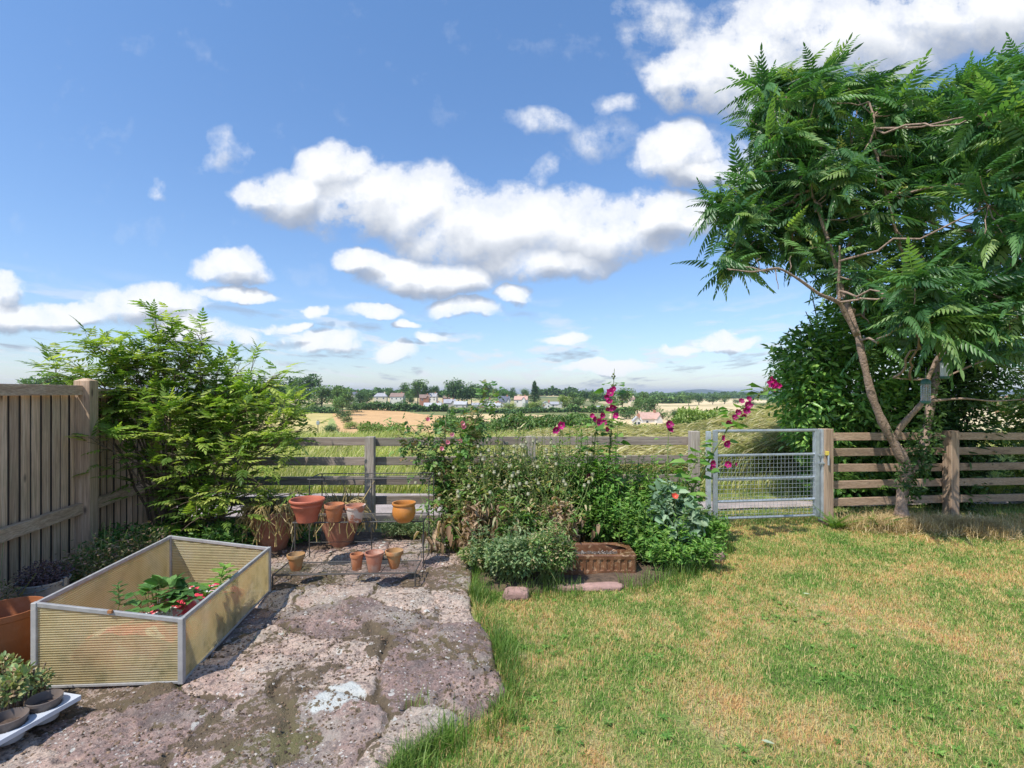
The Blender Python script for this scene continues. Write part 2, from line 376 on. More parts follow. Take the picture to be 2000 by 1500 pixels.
c = nd(nt, 'ShaderNodeVectorMath', _operation='SCALE', i0=c, Scale=nd(nt, 'ShaderNodeMapRange', Value=nn, i1=.3, i2=.7, i3=.8, i4=1.2).outputs[0]).outputs[0]
out(nt, nd(nt, 'ShaderNodeBsdfPrincipled', Base__Color=c, Roughness=.95).outputs[0])
ny, nx = U.shape; idx = np.arange(ny*nx).reshape(ny, nx)
F = np.stack([idx[:-1, :-1], idx[:-1, 1:], idx[1:, 1:], idx[1:, :-1]], -1).reshape(-1, 4)
tag(mesh('fields', np.stack([Xg, Yg, Zg], -1).reshape(-1, 3), F, m_fields, extra={'Col': col.reshape(-1, 3)}, smooth=True), kind='structure')

# ---- lawn colour shared by soil sheet and blades
def lawncol(nt, blades):
    p = pos(nt)
    a = noise(nt, p, 1.25, 5, .62, .5); b = noise(nt, p, 6.5, 4, .6)
    f = mth(nt, 'ADD', mth(nt, 'MULTIPLY', a, .62), mth(nt, 'MULTIPLY', b, .38))
    if blades: f = mth(nt, 'ADD', f, mth(nt, 'MULTIPLY', mth(nt, 'SUBTRACT', attr(nt, 'rnd'), .5), .34))
    c = ramp(nt, f, [(.38, (.10, .24, .03)), (.455, (.23, .39, .06)), (.505, (.44, .47, .14)), (.56, (.74, .60, .28)), (.63, (.68, .40, .16))])
    return c
m_lawn, nt = newmat('lawn_soil'); c = lawncol(nt, False)
fine = noise(nt, pos(nt), 90, 5, .7)
c = mixc(nt, ramp(nt, fine, [(.38, .75), (.6, .1)]), c, (.17, .12, .06))
b_ = nd(nt, 'ShaderNodeBsdfPrincipled', Base__Color=c, Roughness=.95); nt.links.new(bumped(nt, fine, .02), b_.inputs['Normal']); out(nt, b_.outputs[0])
xs = np.concatenate([np.linspace(-60, -6, 20), np.linspace(-5.8, 9, 220), np.linspace(9.5, 60, 20)]); yy = np.concatenate([np.linspace(-40, 0, 14), np.linspace(.2, 8.6, 120)])
X_, Y_ = np.meshgrid(xs, yy)
def LZ(X, Y): return -.045+(fbm(np.asarray(X)*.8, np.asarray(Y)*.8, 12)-.5)*.05+(fbm(np.asarray(X)*5, np.asarray(Y)*5, 13)-.5)*.02-.06*smooth(8.0, 8.5, Y)
Z_ = LZ(X_, Y_); ny, nx = X_.shape; idx = np.arange(ny*nx).reshape(ny, nx)
F = np.stack([idx[:-1, :-1], idx[:-1, 1:], idx[1:, 1:], idx[1:, :-1]], -1).reshape(-1, 4)
tag(mesh('ground', np.stack([X_, Y_, Z_], -1).reshape(-1, 3), F, m_lawn, smooth=True), kind='structure')

# ---- gravel lane behind the fence
m_lane = simple('gravel_lane', (.44, .37, .34), .95, 3, .25, .02, 45, obj=False)
nt = m_lane.node_tree
nx = 90; lx = np.linspace(-30, 7.5, nx)
near = np.interp(lx, [-30, -4, -1, 1.5, 3, 4, 7.5], [6.3, 6.1, 6.15, 6.5, 6.95, 7.1, 7.3]); farr = np.interp(lx, [-30, -4, -1, 1.5, 3, 4, 7.5], [8.15, 8.1, 8.0, 7.6, 7.45, 7.45, 7.45])
rows = 10; V = []
for j in range(rows):
    t = j/(rows-1); yv = near+(farr-near)*t+(fbm(lx*3, j*.3+lx*0, 4)-.5)*.12
    V.append(np.stack([lx, yv, LZ(lx, yv)+.028+.02*math.sin(math.pi*t)], -1))
V = np.concatenate(V); idx = np.arange(rows*nx).reshape(rows, nx)
F = np.stack([idx[:-1, :-1], idx[:-1, 1:], idx[1:, 1:], idx[1:, :-1]], -1).reshape(-1, 4)
tag(mesh('lane', V, F, m_lane, smooth=True), kind='structure')

# ---- stone patio
edge = [G(*p)[:2] for p in ((900,1055),(926,1100),(918,1150),(932,1200),(958,1240),(972,1290),(988,1335),(984,1352),(955,1392),(905,1408),(862,1420),(822,1450),(770,1478),(735,1520))]
poly = [tuple(e) for e in edge]+[(-.55, 1.6), (-.7, .5), (-6, .5), (-6, 5.4), (-2.6, 5.35), (-1.2, 5.45)]
def polyd(X, Y, poly):
    d = np.full(X.shape, 1e9); n = len(poly)
    for i in range(n):
        (x0, y0), (x1, y1) = poly[i], poly[(i+1) % n]; dx, dy = x1-x0, y1-y0
        t = np.clip(((X-x0)*dx+(Y-y0)*dy)/(dx*dx+dy*dy+1e-9), 0, 1); d = np.minimum(d, np.hypot(X-x0-t*dx, Y-y0-t*dy))
    return np.where(inpoly(X, Y, poly), d, -d)
gx = np.arange(-4.3, .35, .0135); gy = np.arange(.62, 5.75, .0135)
X_, Y_ = np.meshgrid(gx, gy)
sx_, sy_ = np.meshgrid(np.arange(-4.6, .9, .46), np.arange(1.0, 6.1, .42))
r2 = np.random.default_rng(3)
S = np.stack([sx_.ravel()+r2.uniform(-.2, .2, sx_.size), sy_.ravel()+r2.uniform(-.18, .18, sx_.size)], -1)
S = S[r2.random(len(S)) > .14]
wx = X_+(fbm(X_*3, Y_*3, 1)-.5)*.30; wy = Y_+(fbm(X_*3, Y_*3, 2)-.5)*.30
wx += (fbm(X_*18, Y_*18, 61)-.5)*.04; wy += (fbm(X_*18, Y_*18, 62)-.5)*.04
b1 = np.full(X_.shape, 9.); b2 = b1.copy(); ci = np.zeros(X_.shape, int)
for i, (a, b) in enumerate(S):
    d = np.hypot(wx-a, (wy-b)*1.25); m1 = d < b1; b2 = np.where(m1, b1, np.minimum(b2, d)); ci = np.where(m1, i, ci); b1 = np.minimum(b1, d)
jd = b2-b1
pd = polyd(X_+(fbm(X_*6, Y_*6, 91)-.5)*.08, Y_+(fbm(X_*6, Y_*6, 92)-.5)*.08, poly)
hs = r2.normal(0, .007, len(S)); tx = r2.normal(0, .016, len(S)); ty = r2.normal(0, .016, len(S)); cr = r2.random(len(S))
soil = smooth(.57, .64, fbm(X_*2.6, Y_*2.6, 77)+(fbm(X_*14, Y_*14, 78)-.5)*.22)*.8
zt = hs[ci]+tx[ci]*(X_-S[ci, 0])+ty[ci]*(Y_-S[ci, 1])
jd = jd*(.45+1.5*fbm(X_*4, Y_*4, 55)); st = smooth(.004, .05, jd)
z = -.014+st*(.014+zt)+(fbm(X_*7, Y_*7, 5)-.5)*.028+(fbm(X_*26, Y_*26, 6)-.5)*.016+(vn(X_*60, Y_*60, 7)-.5)*.003
s1 = fbm(X_*2.4, Y_*4.5, 8, 5)*12; strat = (np.floor(s1)+smooth(.0, .35, s1-np.floor(s1)))/12; z += (strat-.5)*.06*st
z = z-.20*smooth(.012, -.02, pd)-.012*smooth(.06, .0, pd)
ny, nx = X_.shape; idx = np.arange(ny*nx).reshape(ny, nx)
F = np.stack([idx[:-1, :-1], idx[:-1, 1:], idx[1:, 1:], idx[1:, :-1]], -1).reshape(-1, 4)
keep = (pd > -.06).ravel()[F].all(1); F = F[keep]
PZ = z; PX0, PY0 = gx[0], gy[0]
def patz(x, y):
    i = np.clip(((np.asarray(y)-PY0)/.0135).astype(int), 0, ny-1); j = np.clip(((np.asarray(x)-PX0)/.0135).astype(int), 0, PZ.shape[1]-1); return PZ[i, j]
m_pat, nt = newmat('patio_stone'); p = pos(nt)
cell = attr(nt, 'cell'); jt = attr(nt, 'joint')
n1 = noise(nt, p, 5, 8, .62, .4); n2 = noise(nt, p, 24, 6, .65); n3 = noise(nt, p, 1.6, 4)
c = ramp(nt, mth(nt, 'ADD', mth(nt, 'MULTIPLY', n1, .7), mth(nt, 'MULTIPLY', cell, .46)), [(.32, (.15, .108, .10)), (.46, (.30, .20, .172)), (.60, (.45, .305, .25)), (.74, (.58, .43, .34)), (.92, (.42, .36, .30))])
c = mixc(nt, ramp(nt, n2, [(.40, .75), (.52, 0)]), c, (.14, .11, .10))
n4 = noise(nt, p, 75, 5, .7)
c = mixc(nt, ramp(nt, n4, [(.36, .8), (.46, 0)]), c, (.09, .065, .06))
c = mixc(nt, ramp(nt, n4, [(.56, 0), (.68, .55)]), c, (.55, .47, .42))
# grey and green-grey lichen film
c = mixc(nt, mth(nt, 'MULTIPLY', ramp(nt, n3, [(.48, 0), (.60, .75)]), ramp(nt, n2, [(.4, .3), (.6, 1)])), c, (.34, .32, .27))
# white lichen spots
vo = nd(nt, 'ShaderNodeTexVoronoi', Scale=17.0, Randomness=1.0)
wv = nd(nt, 'ShaderNodeVectorMath', _operation='ADD', i0=p, i1=nd(nt, 'ShaderNodeVectorMath', _operation='SCALE', i0=nd(nt, 'ShaderNodeTexNoise', Scale=30.0, Detail=3).outputs['Color'], Scale=.03).outputs[0]).outputs[0]
nt.links.new(wv, vo.inputs['Vector'])
patch = ramp(nt, noise(nt, p, 2.2, 3), [(.50, 0), (.60, 1)])
spot = mth(nt, 'MULTIPLY', mth(nt, 'LESS_THAN', vo.outputs['Distance'], mth(nt, 'MULTIPLY', nd(nt, 'ShaderNodeSeparateColor', Color=vo.outputs['Color']).outputs[0], .36)), patch)
c = mixc(nt, mth(nt, 'MULTIPLY', spot, .85), c, (.62, .62, .57))
vo2 = nd(nt, 'ShaderNodeTexVoronoi', Scale=48.0); nt.links.new(wv, vo2.inputs['Vector'])
sp2 = mth(nt, 'MULTIPLY', mth(nt, 'LESS_THAN', vo2.outputs['Distance'], mth(nt, 'MULTIPLY', nd(nt, 'ShaderNodeSeparateColor', Color=vo2.outputs['Color']).outputs[1], .34)), ramp(nt, noise(nt, p, 3.1, 3), [(.45, 0), (.55, .9)]))
c = mixc(nt, sp2, c, (.60, .57, .52))
# big white lichen sheet
g1 = G(655, 1368)
dd = nd(nt, 'ShaderNodeVectorMath', _operation='DISTANCE', i0=nd(nt, 'ShaderNodeVectorMath', _operation='MULTIPLY', i0=wv, i1=(.8, 1.3, 0)).outputs[0], i1=((g1[0]+.015)*.8, (g1[1]+.015)*1.3, 0)).outputs['Value']
big = ramp(nt, mth(nt, 'ADD', dd, mth(nt, 'MULTIPLY', mth(nt, 'SUBTRACT', n1, .5), .5)), [(.09, 1), (.12, 0)])
c = mixc(nt, mth(nt, 'MULTIPLY', big, .9), c, (.54, .56, .53))
# soil and moss in joints and hollows
moss = mixc(nt, n2, (.05, .035, .022), (.19, .14, .085)); moss = mixc(nt, ramp(nt, n3, [(.5, 0), (.7, .5)]), moss, (.14, .15, .04))
c = mixc(nt, ramp(nt, mth(nt, 'ADD', jt, mth(nt, 'MULTIPLY', mth(nt, 'SUBTRACT', n2, .5), 3.2)), [(.46, 0), (.62, 1)]), c, moss)
b_ = nd(nt, 'ShaderNodeBsdfPrincipled', Base__Color=c, Roughness=.92)
hh = mth(nt, 'ADD', mth(nt, 'MULTIPLY', n2, .6), mth(nt, 'MULTIPLY', noise(nt, p, 110, 4, .7), .4))
nt.links.new(bumped(nt, hh, .024), b_.inputs['Normal']); out(nt, b_.outputs[0])
joint = np.clip(.34*smooth(.5, .62, fbm(X_*9, Y_*9, 57))+(1-smooth(.005, .06, jd))*(.1+1.1*fbm(X_*3, Y_*3, 56))+soil*.75, 0, 1)*(pd > .0)
tag(mesh('patio', np.stack([X_, Y_, z], -1).reshape(-1, 3), F, m_pat, smooth=True, extra={'cell': cr[ci].ravel(), 'joint': joint.ravel()}), kind='structure')
# loose crumbs of soil and small stones on the patio
def crumbs(name, n, lo, hi, mat, thr, label, cat):
    x = rng.uniform(-4.2, .2, n*6); y = 1.0+rng.random(n*6)**1.2*4.5
    ok = (polyd(x, y, poly) > .03) & (fbm(x*2.6, y*2.6, 77)+rng.normal(0, .07, n*6)+.12*(1-smooth(0, .06, np.abs(patz(x, y)-patz(x+.03, y))*8)) > thr)
    x, y = x[ok][:n], y[ok][:n]; n = len(x)
    T = (np.array([(-1,-.8,0),(1,-.7,0),(.9,.9,0),(-.8,1,0),(-.6,-.5,.8),(.7,-.4,.7),(.5,.6,.9),(-.5,.6,.6)]), np.array([(0,1,5,4),(1,2,6,5),(2,3,7,6),(3,0,4,7),(4,5,6,7)]))
    d = np.c_[rng.normal(size=(n, 2)), np.zeros(n)]
    s = np.exp(rng.uniform(math.log(lo), math.log(hi), n))
    V, F = scat(T, frames(d), s, np.c_[x, y, patz(x, y)-s*.2])
    tag(mesh(name, V, F, mat, rnd=np.repeat(rng.random(n), 8)), label, cat, kind='stuff')
m_crumb = leafmat('crumb', [(.05,.035,.025),(.12,.08,.05),(.22,.15,.10)], 0, .95)
m_peb = leafmat('pebble', [(.26,.18,.15),(.36,.29,.24),(.50,.47,.42)], 0, .9)
crumbs('soil_crumbs', 30000, .0015, .008, m_crumb, .45, 'dark crumbs of soil and moss strewn over the stone patio', 'soil')
crumbs('pebbles', 2200, .002, .008, m_peb, .45, 'small pale stone chips lying on the stone patio', 'gravel')
# ---- soil of the planting beds
bed = [(-1.1, 5.9), (-1.05, 5.25), (-.43, 5.35), (-.4, 4.6), (-.30, 4.16), (.0, 4.05), (.55, 4.1), (1.15, 4.2), (1.55, 4.55), (2.05, 5.1), (2.25, 5.6), (2.2, 5.95)]
m_soil = simple('bed_soil', (.13, .085, .055), .95, 12, .4, .03, 30, obj=False)
def sheet(name, poly, z, mat, step=.06):
    a = np.array(poly); x = np.arange(a[:, 0].min(), a[:, 0].max(), step); y = np.arange(a[:, 1].min(), a[:, 1].max(), step)
    X, Y = np.meshgrid(x, y); k = polyd(X, Y, poly)
    Z = z+(fbm(X*4, Y*4, 3)-.5)*.06-.12*(1-smooth(-.03, .08, k)); n_, m_ = X.shape; idx = np.arange(n_*m_).reshape(n_, m_)
    F = np.stack([idx[:-1, :-1], idx[:-1, 1:], idx[1:, 1:], idx[1:, :-1]], -1).reshape(-1, 4); F = F[(k > -.05).ravel()[F].all(1)]
    return tag(mesh(name, np.stack([X, Y, Z], -1).reshape(-1, 3), F, mat, smooth=True), kind='structure')
sheet('flower_bed_soil', bed, .0, m_soil)
lbed = [(-4.6, 5.75), (-4.2, 2.2), (-2.85, 2.35), (-2.85, 4.3), (-2.2, 4.9), (-1.1, 5.3), (-1.1, 5.8)]
sheet('border_soil', lbed, .02, m_soil)

# ---- grass
def blades(name, x, y, z, h, w, mat, lean=.35, wind=(0, 0), label=None, bend=1.0, kind='stuff', parent=None, seed=None):
    n = len(x); a = rng.uniform(0, 2*math.pi, n); d = np.c_[np.cos(a), np.sin(a)]*(rng.random(n)[:, None]*lean)+np.array(wind)
    sd = np.c_[-np.sin(a), np.cos(a)]*w[:, None]*.5; V = np.zeros((n, 5, 3))
    for k, (t, ww) in enumerate(((0, 1), (.55, .8))):
        c = np.c_[x+d[:, 0]*h*t*t*bend, y+d[:, 1]*h*t*t*bend, z+h*t]
        V[:, 2*k] = c-np.c_[sd*ww, np.zeros(n)]; V[:, 2*k+1] = c+np.c_[sd*ww, np.zeros(n)]
    L = np.hypot(d[:, 0], d[:, 1]); V[:, 4] = np.c_[x+d[:, 0]*h*bend, y+d[:, 1]*h*bend, z+h*(1-.25*np.minimum(L, 1.2))]
    b = np.arange(n)[:, None]*5
    F = np.concatenate([b+np.array([0, 1, 3, 2]), b+np.array([2, 3, 4, 4])])
    # triangles as a separate index list, padded quads are avoided
    F3 = np.concatenate([b+np.array([0, 1, 3]), b+np.array([0, 3, 2]), b+np.array([2, 3, 4])])
    o = mesh(name, V.reshape(-1, 3), F3, mat, rnd=np.repeat(rng.random(n), 5), parent=parent)
    if label: tag(o, label, 'grass', kind=kind)
    return o
m_gb, nt = newmat('lawn_blades'); c = lawncol(nt, True)
p_ = nd(nt, 'ShaderNodeBsdfPrincipled', Base__Color=c, Roughness=.6); p_.inputs['Specular IOR Level'].default_value = .3
t_ = nd(nt, 'ShaderNodeBsdfTranslucent', Color=c); out(nt, nd(nt, 'ShaderNodeMixShader', i0=.3, i1=p_.outputs[0], i2=t_.outputs[0]).outputs[0])
def in_fov(x, y): return np.abs(x) < y*1.12+.15
N = 860000
y = 1.0+ (rng.random(N)**1.25)*5.8; x = rng.uniform(-.9, 7.6, N)
ok = (np.abs(x) < y*1.12+.8) & (polyd(x, y, poly) < .01) & (polyd(x, y, bed) < .02) & (polyd(x, y, lbed) < 0)
x, y = x[ok], y[ok]
dens = fbm(x*1.3, y*1.3, 33); ok = (rng.random(len(x)) < .55+dens*.6) & (fbm(x*2.2+9, y*2.2, 35)+rng.normal(0, .05, len(x)) < .80); x, y = x[ok], y[ok]
h = rng.uniform(.014, .042, len(x))*(.7+.7*fbm(x*2, y*2, 40)); pe = -polyd(x, y, poly)
h *= 1+1.6*(pe < .10)*rng.random(len(x)); w = rng.uniform(.0014, .003, len(x))*(.7+y*.22)
print('lawn blades', len(x))
blades('lawn_grass', x, y, LZ(x, y)-.004, h, w, m_gb, lean=1.3, label='short dry lawn grass, part green and part straw coloured')
m_long = leafmat('long_green', [(.06,.13,.02),(.13,.24,.04),(.24,.33,.08)], .35)
m_straw = leafmat('straw', [(.34,.25,.10),(.50,.38,.17),(.62,.50,.27)], .3)
# longer green grass along the patio edge, and tufts at the edge of the beds
x = []; y = []
for i in range(len(edge)-1):
    a, b = edge[i], edge[i+1]; L = np.hypot(*(b-a)); n = int(L*2200*(1 if i > 1 else .5)); t = rng.random(n); q = a+(b-a)*t[:, None]
    nn_ = np.array([b[1]-a[1], -(b[0]-a[0])])/L; q = q-nn_*(.01+rng.exponential(.06, n))[:, None]; x.append(q[:, 0]); y.append(q[:, 1])
x = np.concatenate(x); y = np.concatenate(y); ok = polyd(x, y, poly) < .0; x, y = x[ok], y[ok]
ok = fbm(x*5, y*5, 3)+rng.normal(0, .1, len(x)) > .42; x, y = x[ok], y[ok]
blades('edge_grass', x, y, LZ(x, y), rng.uniform(.05, .17, len(x)), rng.uniform(.002, .0045, len(x)), m_long, lean=1.0, label='longer bright green grass growing along the edge of the stone patio')
x = rng.uniform(-.45, 2.4, 16000); y = rng.uniform(3.9, 6.0, 16000); k = polyd(x, y, bed); ok = (k > -.14) & (k < .12) & (fbm(x*3, y*3, 9) > .42); x, y = x[ok], y[ok]
blades('bed_edge_grass', x, y, np.full(len(x), -.04), rng.uniform(.04, .17, len(x)), rng.uniform(.002, .005, len(x)), m_long, lean=.7, label='rough green grass and weeds along the front of the flower bed')
# verge between fence and lane, strip past the lane
x = rng.uniform(-7, 9, 60000); y = rng.uniform(5.7, 8.6, 60000)
nr = np.interp(x, lx, near); fr = np.interp(x, lx, farr); fy = np.interp(x, [-5, -4, 2.1, 3.85, 9], [5.8, 5.8, 6.0, 6.3, 7.0])
ok = (y > fy+.03) & ((y < nr) | (y > fr)) & in_fov(x, y); x, y = x[ok], y[ok]
blades('verge_grass', x, y, LZ(x, y), rng.uniform(.02, .09, len(x)), rng.uniform(.004, .008, len(x)), leafmat('verge', [(.10,.19,.03),(.22,.30,.07),(.42,.38,.16)], .3), lean=.9, label='short green verge grass beside the gravel lane')
# rough meadow on the bank beyond the lane
N = 90000; y = 8.2+rng.random(N)**1.5*9; x = rng.uniform(-1.15, 1.15, N)*y
m_mead = leafmat('meadow', [(.16,.23,.05),(.33,.38,.10),(.52,.50,.20),(.70,.61,.34)], .35, namt=.3, nscale=1.2)
h = rng.uniform(.12, .34, N)*(.75+.5*fbm(x*1.2, y*1.2, 50)); h *= np.where(x/y > -.02, 1.0, .85)
blades('meadow_grass', x, y, TZ(x, y)-.01, h, rng.uniform(.009, .017, N), m_mead, lean=.7, wind=(.35, 0), label='rough yellow-green meadow grass on the bank beyond the lane')
# tall grass blown to the right
N = 64000; y = 8.5+rng.random(N)*3.6; u = rng.uniform(-.06, .60, N)
ok = rng.random(N) < smooth(-.06, .12, u)*(.35+.9*vn(u*25, y*.8, 4)); y, u = y[ok], u[ok]; x = u*y; n = len(x)
hm = np.interp(u, [-.06, .1, .3, .38, .46, .6], [.45, .50, .58, .95, 1.3, 1.45])
hh = hm*rng.uniform(.55, 1.05, n)
m_tall = leafmat('tall_grass', [(.07,.12,.03),(.20,.27,.08),(.42,.40,.19),(.72,.63,.42)], .3, nscale=.8)
blades('tall_grass', x, y, TZ(x, y), hh, rng.uniform(.009, .018, n), m_tall, lean=.40, wind=(.8, .0), label='tall seeding grass blown to the right behind the fence and gate')
k = rng.random(n) < .38; xs_, ys_, hs_ = x[k], y[k], hh[k]; dd = np.c_[np.full(k.sum(), .8)+rng.normal(0, .2, k.sum()), rng.normal(0, .2, k.sum()), np.full(k.sum(), -.1)+rng.normal(0, .3, k.sum())]
tip = np.c_[xs_+hs_*.78, ys_, TZ(xs_, ys_)+hs_*.86]
V, F = scat(leafT(.20, .034, .006, .03), frames(dd), rng.uniform(.6, 1.2, len(tip)), tip)
tag(mesh('grass_seedheads', V, F, leafmat('seedhead', [(.48,.40,.26),(.66,.58,.42)], .3), rnd=np.repeat(rng.random(len(tip)), 5)), 'pale feathery seed heads of the tall blown grass', 'grass', kind='stuff')
# ================================================================== FENCES AND GATE
wz, wxm, wym = woodmat('wood_upright', 'z', base=(.70,.47,.31), dark=(.36,.23,.15), pale=(.84,.64,.47)), woodmat('wood_rail', 'x', base=(.31,.25,.205), pale=(.44,.38,.34)), woodmat('wood_rail_side', 'y', base=(.66,.45,.30), dark=(.36,.23,.15), pale=(.8,.62,.46))
wz_post = woodmat('wood_post', 'z', base=(.58,.40,.27), dark=(.32,.21,.14), pale=(.72,.54,.40))
wxr = woodmat('wood_rail_brown', 'x', base=(.42,.285,.19), dark=(.20,.135,.09), pale=(.52,.39,.28), algae=.1)
wzr = woodmat('wood_post_brown', 'z', base=(.43,.295,.20), dark=(.21,.145,.10), pale=(.54,.41,.30), algae=.1)
def fx(Y): return -2.93-.18*Y          # line of the boarded fence
m_gapsh = simple('gap_shade_dark', (.07, .05, .04), .9, bump=0)  # shade between the fence boards, put into a flat dark colour
cl = empty('board_fence', (fx(4.5), 4.5, 0), 'weathered grey closeboard timber fence running along the left edge of the garden', 'fence')
dv = np.array([-.18, 1, 0])/math.hypot(.18, 1); nv = np.array([1, .18, 0])/math.hypot(.18, 1)   # nv points into the garden
def fp(Y, off, z): return np.array([fx(Y), Y, z])+nv*off
def posts_at(Y, h, w=.125, mat=wz_post, off=0.0):
    mb = MB(); c = fp(Y, off, 0)
    q = [c-dv*w/2-nv*w/2, c-dv*w/2+nv*w/2, c+dv*w/2+nv*w/2, c+dv*w/2-nv*w/2]
    top = [p+np.array([0, 0, h]) for p in q]; ap = [c+(p-c)*.25+np.array([0, 0, h+.022]) for p in q]
    q = [p-np.array([0, 0, .1]) for p in q]
    mb.add(q+top+ap, [(0,3,2,1)]+[(i, (i+1) % 4, 4+(i+1) % 4, 4+i) for i in range(4)]+[(4+i, 4+(i+1) % 4, 8+(i+1) % 4, 8+i) for i in range(4)]+[(8,9,10,11)], .55)
    mb.build('post', mat, cl, bevel=.004)
for Y, h in ((1.75, 1.65), (4.53, 1.66), (5.75, 1.60)): posts_at(Y, h, off=-.02)
for (ya, yb, zt) in ((1.82, 4.465, 1.612), (4.60, 5.69, 1.585)):
    mb = MB(); y = ya+.03; 
    while y < yb-.03:
        w = min(random.uniform(.084, .092), yb-y)
        o1 = random.uniform(-.003, .003); c0 = fp(y, -.06+o1, 0); a = .004
        p = [fp(y, -.075+o1, .03), fp(y+w-.007, -.075+o1, .03), fp(y+w-.007, -.075+a+.001+o1, .03), fp(y, -.075+a+o1, .03)]
        h = zt-.065-.03; mb.add(p+[q+np.array([0, 0, h]) for q in p], [(0,1,2,3),(7,6,5,4),(0,4,5,1),(1,5,6,2),(2,6,7,3),(3,7,4,0)]); y += w+.019
    mb.build('board_panel', wz, cl)
    MB().add([fp(ya, -.10, .02), fp(yb, -.10, .02), fp(yb, -.10, zt-.07), fp(ya, -.10, zt-.07), fp(ya, -.078, .02), fp(yb, -.078, .02), fp(yb, -.078, zt-.07), fp(ya, -.078, zt-.07)],
       [(0,1,2,3),(7,6,5,4),(0,4,5,1),(1,5,6,2),(2,6,7,3),(3,7,4,0)], .1).build('gap_shade_sheet', m_gapsh, cl)  # added dark sheet that draws the shade lines between the boards
    for zc, hh in ((zt-.037, .085), (.545, .095)):
        MB().bar(fp(ya, -.03, zc), fp(yb, -.03, zc), .05, hh).build('rail', wym, cl, bevel=.003)
    MB().bar(fp(ya, -.06, .075), fp(yb, -.06, .075), .03, .15).build('gravel_board', wym, cl, bevel=.003)
# post and rail fence, left run
A = np.array([-3.98, 5.80, 0]); B = np.array([2.14, 6.02, 0])
fl = empty('rail_fence', tuple(A), 'grey timber post and rail fence running from the board fence to the metal gate', 'fence')
def railfence(root, A, B, tops, posts, zposts, mat, pm, fr=0.03, pw=.105):
    L = np.linalg.norm(B-A); d = (B-A)/L; n = np.array([-d[1], d[0], 0])
    for t, hp in zip(posts, zposts):
        c = A+(B-A)*t; mb = MB(); q = [c+d*a*pw/2+n*b*pw/2 for a, b in ((-1,-1),(1,-1),(1,1),(-1,1))]
        mb.add([p-np.array([0,0,.1]) for p in q]+[p+np.array([0,0,hp]) for p in q], [(0,3,2,1),(4,5,6,7),(0,1,5,4),(1,2,6,5),(2,3,7,6),(3,0,4,7)], .3+random.random()*.5)
        mb.build('post', pm, root, bevel=.005)
    ps = list(posts)
    for i in range(len(ps)-1):
        for k, (za, zb) in enumerate(tops):
            a = A+(B-A)*ps[i]; b = A+(B-A)*ps[i+1]
            z0 = za+(zb-za)*ps[i]; z1 = za+(zb-za)*ps[i+1]
            j = random.uniform(-.006, .006)
            MB().bar(a+n*(fr+pw/2)*1.0+np.array([0,0,z0-.048+j])+d*.002, b+n*(fr+pw/2)+np.array([0,0,z1-.048-j])-d*.002, .036, .096).build('rail', mat, root, bevel=.004)
railfence(fl, A, B, [(1.035, 1.035), (.81, .81), (.583, .583), (.355, .355), (.125, .125)], [0, .384, .686, 1], [1.15, 1.05, 1.05, 1.105], wxm, woodmat('wood_post_grey', 'z', base=(.43,.37,.31), pale=(.56,.51,.45)))
A2 = np.array([3.84, 6.27, 0]); B2 = np.array([9.6, 7.22, 0])
f2 = empty('rail_fence', tuple(A2), 'brown timber rail fence right of the metal gate, behind the leaning tree', 'fence')
railfence(f2, A2, B2, [(1.06, .99), (.865, .80), (.665, .59), (.46, .39), (.245, .17)], [0, .31, .64, 1], [1.115, 1.07, 1.05, 1.05], wxr, wzr, pw=.12)
# metal gate
m_galv = simple('galvanised', (.46, .50, .54), .45, 14, .18, .0008, 90, metal=.55)
g0 = np.array([2.405, 6.06, 0]); g1 = np.array([3.72, 6.24, 0]); gd = (g1-g0)/np.linalg.norm(g1-g0); gn = np.array([-gd[1], gd[0], 0])
gate = empty('metal_gate', tuple(g0), 'galvanised steel gate with five bars and wire mesh, closed', 'gate')
def gz(p, z): return p+np.array([0, 0, z])
for (p, w) in ((g0, .045), (g1-gd*.015, .06)):
    MB().bar(gz(p, .05), gz(p, 1.112), w, .05, up=gn).build('stile', m_galv, gate, bevel=.004)
for z in (1.10, .81, .53, .265, .065):
    MB().tube([gz(g0+gd*.0, z), gz(g1, z)], .0165 if z != 1.10 else .019, 10).build('bar', m_galv, gate, smooth=True, auto=True)
mb = MB(); L = np.linalg.norm(g1-g0)
for i in range(1, 27): mb.tube([gz(g0+gd*L*i/27-gn*.02, .07), gz(g0+gd*L*i/27-gn*.02, .81)], .0017, 4, False)
for i in range(1, 15): mb.tube([gz(g0-gn*.022, .065+.745*i/15), gz(g1-gn*.022, .065+.745*i/15)], .0017, 4, False)
mb.build('wire_mesh', m_galv, gate)
mb = MB(); q = g1+gd*.09
mb.bar(gz(g1-gd*.01-gn*.035, .80), gz(q-gn*.04, .80), .012, .018).bar(gz(g1-gd*.01-gn*.035, .70), gz(q-gn*.04, .70), .012, .018).bar(gz(q-gn*.04, .69), gz(q-gn*.04, .81), .012, .014, up=gn)
mb.tube([gz(q-gn*.075, .68), gz(q-gn*.075, .83)], .011, 8)
mb.build('latch', m_galv, gate, bevel=.001)
MB().box((*(q[:2]-[.02, .085]), .80), (*(q[:2]+[.015, -.05]), .85)).build('padlock', simple('brass_yellow', (.65, .50, .08), .4, bump=0), gate, bevel=.004)
hp = g0-gd*.085
mb = MB(); mb.bar(gz(hp, 0), gz(hp, 1.10), .05, .05, up=gn); mb.build('hinge_post', m_galv, gate, bevel=.004)
mb = MB().tube([gz(hp, z), gz(g0, z)], .012, 8); mb.lathe(gz((hp+g0)/2, z-.03), [(0, 0), (.016, 0), (.016, .06), (0, .06)], 10); mb.build('hinge', m_galv, gate)
sp = g1+gd*.06
